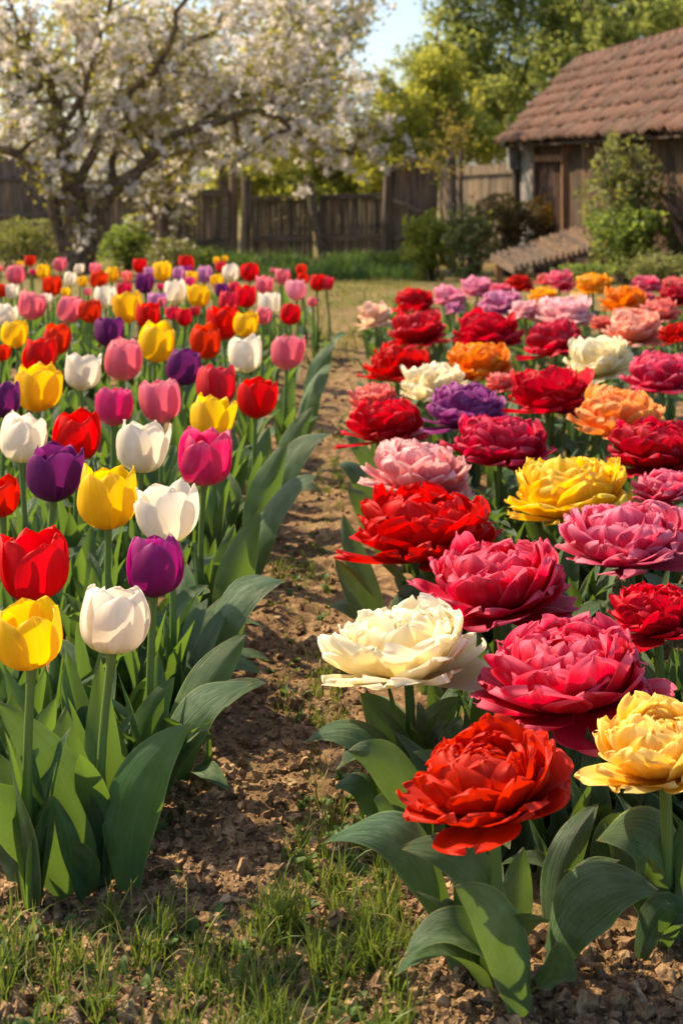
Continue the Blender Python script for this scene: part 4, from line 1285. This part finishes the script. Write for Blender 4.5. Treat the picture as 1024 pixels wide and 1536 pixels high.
own_leaf(MG, (375,880), (478,712), 52, 0, face=(-.35, -.8, .6), twist=-25, fold=.22, seed=19, ctrl=(395,730), mat='leaf_broad')
own_leaf(MG, (392,850), (432,660), 54, .05, twist=-5, seed=20, ctrl=(370,760))
own_leaf(RP, (408,800), (499,652), 48, 0, face=(-.35, -.8, .6), twist=-25, fold=.22, seed=21, ctrl=(420,650), mat='leaf_broad')
own_leaf(RP, (395,790), (404,640), 42, .06, twist=5, seed=22, ctrl=(380,720))
own_leaf(RP, (425,740), (470,610), 40, .05, twist=-12, seed=23, ctrl=(420,670))
own_leaf(PP, (445,690), (500,545), 40, 0, face=(-.3, -.8, .5), twist=-25, seed=24, ctrl=(458,570), mat='leaf_broad')
own_leaf(PP, (430,690), (440,560), 34, .05, seed=25, ctrl=(420,630))
own_leaf(PP, (455,650), (503,512), 34, .05, face=(-.3, -.8, .5), seed=26, ctrl=(468,540))
own_leaf(RP, (415,770), (485,740), 32, -.05, face=(-.3, -.5, .8), seed=27, ctrl=(440,700), mat='leaf_broad')
own_leaf(VT, (205,1230), (160,1060), 60, .05, seed=28, ctrl=(165,1150))
own_leaf(BR, (60,1270), (18,1040), 70, .05, seed=29, ctrl=(20,1150))
# right bed, front plant
own_leaf(FR, (785,1530), (682,1330), 82, -.06, face=(.25, -1, .45), twist=8, fold=.25, seed=30, ctrl=(772,1365), mat='leaf_broad')
own_leaf(FR, (762,1490), (598,1274), 82, .0, face=(.1, -.7, .8), twist=10, fold=.25, seed=31, ctrl=(760,1240), mat='leaf_broad')
own_leaf(FR, (690,1450), (481,1268), 86, .02, face=(.1, -.6, .9), twist=10, fold=.3, seed=32, ctrl=(640,1165), mat='leaf_broad')
own_leaf(FR, (758,1490), (604,1436), 74, -.08, face=(.1, -.5, 1), twist=10, fold=.3, seed=33, ctrl=(700,1335), mat='leaf_broad')
own_leaf(FR, (822,1460), (988,1335), 96, -.05, face=(-.2, -.8, .7), twist=-10, fold=.22, seed=34, ctrl=(850,1300), mat='leaf_broad')
own_leaf(FR, (800,1490), (862,1472), 72, -.1, face=(0, -.7, .8), seed=35, ctrl=(838,1430), mat='leaf_broad')
own_leaf(FR, (778,1430), (785,1270), 52, .03, twist=4, seed=36, ctrl=(770,1340), mat='leaf_broad')
own_leaf(FR, (830,1400), (897,1205), 58, .06, face=(-.1, -1, .3), seed=37, ctrl=(828,1280), mat='leaf_broad')
own_leaf(PY, (1040,1420), (893,1262), 100, .0, face=(.15, -.8, .6), twist=10, fold=.25, seed=38, ctrl=(1010,1195), mat='leaf_broad')
own_leaf(PY, (985,1400), (905,1230), 60, .06, seed=39, ctrl=(960,1290), mat='leaf_broad')
own_leaf(PY, (960,1440), (1030,1370), 50, -.02, seed=47, ctrl=(985,1330), mat='leaf_broad')
own_leaf(CR, (640,1250), (458,1112), 70, 0, face=(.1, -.6, .9), twist=12, seed=40, ctrl=(575,1040), mat='leaf_broad')
own_leaf(CR, (650,1290), (522,1126), 74, -.05, face=(.15, -.8, .6), twist=8, seed=41, ctrl=(615,1120), mat='leaf_broad')
own_leaf(CR, (630,1200), (540,1040), 72, .05, face=(.1, -1, .4), seed=42, ctrl=(600,1090), mat='leaf_broad')
own_leaf(CR, (640,1180), (690,1045), 60, .03, seed=43, ctrl=(630,1090), mat='leaf_broad')
own_leaf(CR, (640,1300), (560,1200), 56, -.02, face=(.1, -.7, .7), seed=44, ctrl=(600,1200), mat='leaf_broad')
own_leaf(FR, (700,1480), (640,1375), 60, .02, face=(.1, -.7, .7), twist=10, seed=61, ctrl=(680,1330), mat='leaf_broad')
own_leaf(FR, (740,1470), (705,1245), 66, .05, face=(.15, -1, .4), twist=-8, seed=62, ctrl=(700,1340), mat='leaf_broad')
own_leaf(FR, (845,1450), (930,1290), 62, .06, face=(-.1, -.9, .5), twist=-8, seed=63, ctrl=(860,1300), mat='leaf_broad')
own_leaf(LP, (905,1290), (945,1120), 62, .02, seed=64, ctrl=(935,1200), mat='leaf_broad')
own_leaf(CR, (600,1260), (500,1180), 56, -.02, face=(.1, -.6, .9), twist=10, seed=65, ctrl=(555,1150), mat='leaf_broad')
own_leaf(LP, (880,1300), (870,1115), 60, .02, seed=45, ctrl=(850,1200), mat='leaf_broad')
own_leaf(WR, (600,985), (493,912), 44, 0, face=(.1, -.6, .9), twist=8, seed=48, ctrl=(550,885), mat='leaf_broad')
own_leaf(WR, (590,1000), (502,838), 46, .05, face=(.2, -.9, .4), seed=49, ctrl=(550,900), mat='leaf_broad')
own_leaf(WR, (575,930), (514,770), 40, .1, face=(.2, -1, .3), seed=50, ctrl=(535,850), mat='leaf_broad')
own_leaf(WR, (600,990), (640,860), 50, .05, seed=51, ctrl=(595,910), mat='leaf_broad')
own_leaf(PK, (590,830), (505,698), 46, 0, face=(.1, -.6, .9), twist=8, seed=52, ctrl=(545,680), mat='leaf_broad')
own_leaf(PK, (585,850), (520,735), 40, 0, face=(.1, -.7, .7), seed=53, ctrl=(550,740), mat='leaf_broad')
own_leaf(RR, (570,740), (515,655), 36, 0, face=(.1, -.6, .9), seed=54, ctrl=(540,640), mat='leaf_broad')

# ------------------------------------------------------------------ the mass of leaves between the flowers
def leaf_mass(name, label, xl, n, y0, y1, mat, pool, L, edge_pool):
    locs, which, rz, sc = [], [], [], []
    names = list(LEAF_AR)
    bases, index = [], {}
    for k in names:
        index[k] = len(bases); bases += LEAF_AR[k]
    while len(locs) < n:
        # nearer rows denser: pick the depth with weight towards the front
        y = y0 + (y1 - y0) * rnd.random() ** 1.45
        x0, x1 = xl(y)
        x = rnd.uniform(x0, x1)
        a = rnd.uniform(0, 6.28)
        for q in range(rnd.choice((2, 3, 3))):
            k = rnd.choice(edge_pool if min(abs(x - x0), abs(x - x1)) < .06 else pool)
            locs.append((x + rnd.uniform(-.02, .02), y + rnd.uniform(-.02, .02), float(prof(y)) - .01))
            which.append(index[k] + rnd.randrange(7)); rz.append(a + q * 2.3 + rnd.uniform(-.5, .5)); sc.append(rnd.uniform(*L))
    n = len(locs)
    mb = MB().scatter(bases, which, xforms(np.array(locs), np.array(rz), rng.normal(0, .12, n), rng.uniform(0, 6.28, n), np.array(sc)), rng.random(n))
    o = link(name, mb.mesh(name), M[mat])
    return tag(o, label, "leaves", kind="stuff")
leaf_mass("tulip_foliage", "dense upright green tulip leaves between the single tulips", lambda y: (-.256 * y - .45, -.35 + .02 * math.sin(y * 5)), 1600, 2.35, 10.6, 'leaf', ['up', 'up', 'up', 'mid', 'mid'], (.16, .30), ['mid', 'up', 'arch'])
leaf_mass("tulip_foliage", "broad grey green leaves between the double tulips", lambda y: (.16 + .02 * math.sin(y * 4), .256 * y + .45), 1900, 2.2, 10.2, 'leaf_broad', ['mid', 'up', 'up', 'arch'], (.15, .27), ['mid', 'arch'])

# ------------------------------------------------------------------ grass, clods, litter
def blade_base(seed, bend, nseg=5):
    g = np.random.default_rng(seed)
    s = np.linspace(0, 1, nseg)
    a = R(4) + bend * s ** 1.4
    x = np.concatenate([[0], np.cumsum(np.sin(a)[:-1])]) / (nseg - 1)
    z = np.concatenate([[0], np.cumsum(np.cos(a)[:-1])]) / (nseg - 1)
    w = np.array([1, .95, .8, .5, .04])[:nseg] * .5
    V = np.stack([np.stack([x, -w * .05, z], 1), np.stack([x, w * .05, z], 1)], 1)
    Q = [(2 * i, 2 * i + 1, 2 * i + 3, 2 * i + 2) for i in range(nseg - 1)]
    S = np.stack([np.stack([s, -np.ones(nseg), 0 * s], 1), np.stack([s, np.ones(nseg), 0 * s], 1)], 1)
    return V.reshape(-1, 3), np.array(Q), np.zeros((0, 3), int), S.reshape(-1, 3)
BLADES = [blade_base(i, R(b)) for i, b in enumerate((10, 30, 50, 75, 100, 130))]

def inside(u, v, poly):
    c = np.zeros(u.shape, bool)
    for (a, b), (c2, d) in zip(poly, poly[1:] + poly[:1]):
        hit = ((b > v) != (d > v)) & (u < (c2 - a) * (v - b) / (d - b + 1e-9) + a)
        c ^= hit
    return c

def grass(name, label, locs, h, wfac, mat, zf=None):
    n = len(locs)
    hh = h[0] + (h[1] - h[0]) * rng.random(n) ** 1.6
    sc = np.stack([hh, wfac / .05 * (.6 + .8 * rng.random(n)), hh], 1)
    mb = MB().scatter(BLADES, rng.integers(0, len(BLADES), n), xforms(np.array(locs), rng.uniform(0, 6.28, n), np.abs(rng.normal(0, .32, n)), rng.uniform(0, 6.28, n), sc), rng.random(n))
    return tag(link(name, mb.mesh(name), mat), label, "grass", kind="stuff")

def poly_pts(poly, n, clump=30.0, power=1.0, cut=.35):
    us = np.array([p[0] for p in poly]); vs = np.array([p[1] for p in poly])
    out = []
    while len(out) < n:
        u = rng.uniform(us.min(), us.max(), n); v = rng.uniform(vs.min(), vs.max(), n)
        k = vnoise(u / clump, v / clump, 3) * .65 + vnoise(u / clump * 2.7, v / clump * 2.7, 9) * .35
        ok = inside(u, v, poly) & (rng.random(n) < np.clip((k - cut) * 3, 0, 1) ** power)
        for a, b in zip(u[ok], v[ok]):
            g = gpt(a, b); out.append((g.x, g.y, float(ground_h(g.x, g.y)) - .004))
    return out[:n]

M['grass'] = simple_leaf("meadow grass", (.045, .095, .016), (.15, .20, .03), (.25, .33, .04), .4, .5, (.46, .38, .14))
M['grass_far'] = simple_leaf("dry lawn grass", (.085, .115, .025), (.24, .20, .06), (.36, .36, .07), .35, .5, (.40, .32, .15))
M['grass_deep'] = simple_leaf("deep green grass", (.030, .080, .018), (.085, .150, .035), (.16, .28, .04), .35)
pts = poly_pts([(-60,1400),(60,1375),(150,1390),(240,1370),(330,1400),(400,1440),(430,1560),(420,1720),(-60,1720)], 650, 26, 1.0, .46)
pts += poly_pts([(470,1110),(520,1110),(545,1170),(600,1300),(640,1420),(610,1560),(600,1720),(330,1720),(350,1420),(420,1290),(450,1200)], 700, 24, 1.0, .46)
def tufts(poly, n, blades, rad, cut):
    out = []
    for c in poly_pts(poly, n, 45, 1.0, cut):
        m = rnd.randint(*blades); r_ = rnd.uniform(*rad)
        for _ in range(m):
            a, q = rnd.uniform(0, 6.28), r_ * rnd.random() ** .7
            out.append((c[0] + q * math.cos(a), c[1] + q * math.sin(a), c[2] - .003))
    return out
pts += tufts([(-60,1415),(60,1385),(150,1400),(240,1385),(330,1420),(400,1460),(430,1560),(420,1720),(-60,1720)], 66, (12, 42), (.008, .028), .36)
pts += tufts([(480,1110),(520,1110),(545,1170),(600,1300),(640,1420),(610,1560),(600,1720),(340,1720),(360,1440),(430,1300),(460,1200)], 95, (12, 46), (.008, .028), .36)
grass("grass", "ragged sunlit grass at the front of the path", pts, (.018, .105), .0032, M['grass'])
pts = poly_pts([(405,840),(470,840),(475,875),(410,875)], 200, 9, 1, .3) + poly_pts([(455,960),(520,950),(520,1085),(470,1080)], 420, 14, 1, .4)
pts += poly_pts([(470,640),(520,640),(515,760),(470,740)], 340, 12, 1, .45) + poly_pts([(430,880),(480,700),(520,560),(500,900),(470,1080),(400,1100)], 340, 12, 1, .5)
pts += poly_pts([(470,580),(520,520),(540,480),(500,470),(480,520)], 420, 12, 1, .4)
grass("path_grass", "short grass tufts scattered along the soil path", pts, (.015, .06), .0028, M['grass'])
# lawn behind the path
n = 9000
y = rng.uniform(8.0, 22.0, n); x = rng.uniform(-.06, .055, n) * y + .25 * (y < 12)
x = np.where(rng.random(n) < .25, rng.uniform(-.26, .27, n) * y, x)
keep = (y > 11.2) | ((x > -.25) & (x < .62))
x, y = x[keep], y[keep]
keep = vnoise(x * 2.2, y * 1.1, 5) + .25 * rng.random(len(x)) > .42
x, y = x[keep], y[keep]
grass("lawn_grass", "patchy yellow green grass on the lawn behind the path", np.stack([x, y, prof(y)], 1), (.02, .09), .008, M['grass_far'])
n = 7500
u = rng.uniform(270, 640, n); Z = rng.uniform(18.5, 24.3, n)
x = (u - 512) * Z / FPX
k = vnoise(x * 2.0, Z * .7, 21)
kk = k + .3 * rng.random(n) > .5
x, Z = x[kk], Z[kk]
grass("tall_grass", "tall deep green grass along the foot of the fence", np.stack([x, Z, prof(Z)], 1), (.10, .32), .016, M['grass_deep'])

# clods of soil and pebbles
t = NT("soil clod"); n_ = t.noise(t.obj_co(), 55, 4, .65); u_, v_, r_ = t.st()
c_ = t.mix(t.ramp(n_, .3, .7), (.12, .072, .038), (.42, .275, .145)); c_ = t.mix(t.math('MULTIPLY', t.ramp(r_, .9, .95), .35), c_, (.36, .27, .17))
M['clod'] = t.finish(t.hsv(c_, .5, 1.0, t.math('ADD', .6, t.math('MULTIPLY', r_, .65))), .95, .1, normal=t.bump(n_, .8, .01))
import bmesh
def ico(sub):
    bm = bmesh.new(); bmesh.ops.create_icosphere(bm, subdivisions=sub, radius=1.0)
    V = np.array([v.co[:] for v in bm.verts]); T = np.array([[v.index for v in f.verts] for f in bm.faces]); bm.free()
    return V, T
clods = []
for k in range(8):
    V, T = ico(2 if k < 5 else 1)
    V = V * (1 + .22 * rng.normal(size=(len(V), 1))) * rng.uniform(.55, 1.25, 3) + rng.normal(0, .12, V.shape)
    clods.append((V, np.zeros((0, 4), int), T, np.zeros_like(V)))
n = 17000
u = rng.uniform(-40, 1060, n * 2); v = 480 + 1100 * rng.random(n * 2) ** .85
ok = ((v > 1395) & (rng.random(n * 2) < .7)) | (np.abs(u - (np.interp(v, [480, 700, 900, 1100, 1300, 1500], [515, 495, 455, 420, 360, 300]))) < np.interp(v, [480, 900, 1200, 1400, 1600], [26, 75, 170, 420, 700]))
u, v = u[ok][:n], v[ok][:n]
Z = FPX * CAM_H / (v - HOR); x = (u - 512) * Z / FPX
size = .0012 + .015 * rng.random(len(x)) ** 11 + .0034 * rng.random(len(x)) ** 2
z = ground_h(x, Z) + size * .25
mb = MB().scatter(clods, np.where(size > .006, rng.integers(0, 5, len(x)), rng.integers(5, 8, len(x))), rx(np.stack([x, Z, z], 1), size), rng.random(len(x)))
tag(link("soil_clods", mb.mesh("soil_clods", False), M['clod']), "crumbled brown clods lying on the soil path", "soil", kind="stuff")

# dry leaf flakes and fallen petals
t = NT("dry litter"); u_, v_, r_ = t.st()
M['litter'] = t.finish(t.mix(r_, (.20, .12, .05), (.48, .36, .18)), .7, .2, .2)
def flake(seed):
    g = np.random.default_rng(seed); k = 7
    th = np.arange(k) / k * 6.28
    rr = g.uniform(.6, 1.1, k)
    V = np.concatenate([[[0, 0, .25]], np.stack([rr * np.cos(th) * 1.4, rr * np.sin(th), g.normal(0, .2, k)], 1)])
    T = [(0, 1 + i, 1 + (i + 1) % k) for i in range(k)]
    S = np.zeros_like(V)
    return V, np.zeros((0, 4), int), np.array(T), S
flakes = [flake(i) for i in range(6)]
p = poly_pts([(-20,1330),(200,1300),(420,900),(470,700),(520,720),(480,1000),(640,1400),(900,1440),(1040,1440),(1040,1560),(-20,1560)], 420, 40, 1, .3)
n = len(p); p = np.array(p); p[:, 2] += .008
mb = MB().scatter(flakes, rng.integers(0, 6, n), xforms(p, rng.uniform(0, 6.28, n), rng.normal(0, .3, n), rng.uniform(0, 6.28, n), .0025 + .008 * rng.random(n) ** 3), rng.random(n))
tag(link("leaf_litter", mb.mesh("leaf_litter"), M['litter']), "small dry leaf flakes scattered over the soil", "leaf litter", kind="stuff")
# low broad-leaved weeds
M['weed'] = simple_leaf("weed leaf", (.045, .10, .025), (.15, .22, .05), (.25, .35, .05), .35)
def weed_leaf(seed):
    mb = generic_leaf(seed, 30, 95, 0, .2, 7, .55)
    return mb.arrays()
weeds = [weed_leaf(700 + i) for i in range(4)]
cl = poly_pts([(-20,1390),(330,1380),(420,1430),(420,1560),(-20,1560)], 130, 40, 1, .3) + poly_pts([(430,1290),(470,1120),(530,1150),(620,1420),(600,1560),(400,1560)], 120, 40, 1, .3) \
   + poly_pts([(400,860),(470,700),(520,600),(510,900),(470,1090),(400,1100)], 34, 30, 1, .3) + poly_pts([(180,1250),(260,1180),(330,1190),(260,1340)], 8, 30, 1, .2)
L_, a_, w_, s_ = [], [], [], []
for c in cl:
    for q in range(rnd.randint(3, 6)):
        L_.append(c); a_.append(rnd.uniform(0, 6.28)); w_.append(rnd.randrange(4)); s_.append(rnd.uniform(.014, .034))
n = len(L_)
mb = MB().scatter(weeds, w_, xforms(np.array(L_), np.array(a_), rng.normal(0, .3, n), rng.uniform(0, 6.28, n), np.array(s_)), rng.random(n))
tag(link("weeds", mb.mesh("weeds"), M['weed']), "low broad leaved weeds in the soil and grass", "weeds", kind="stuff")
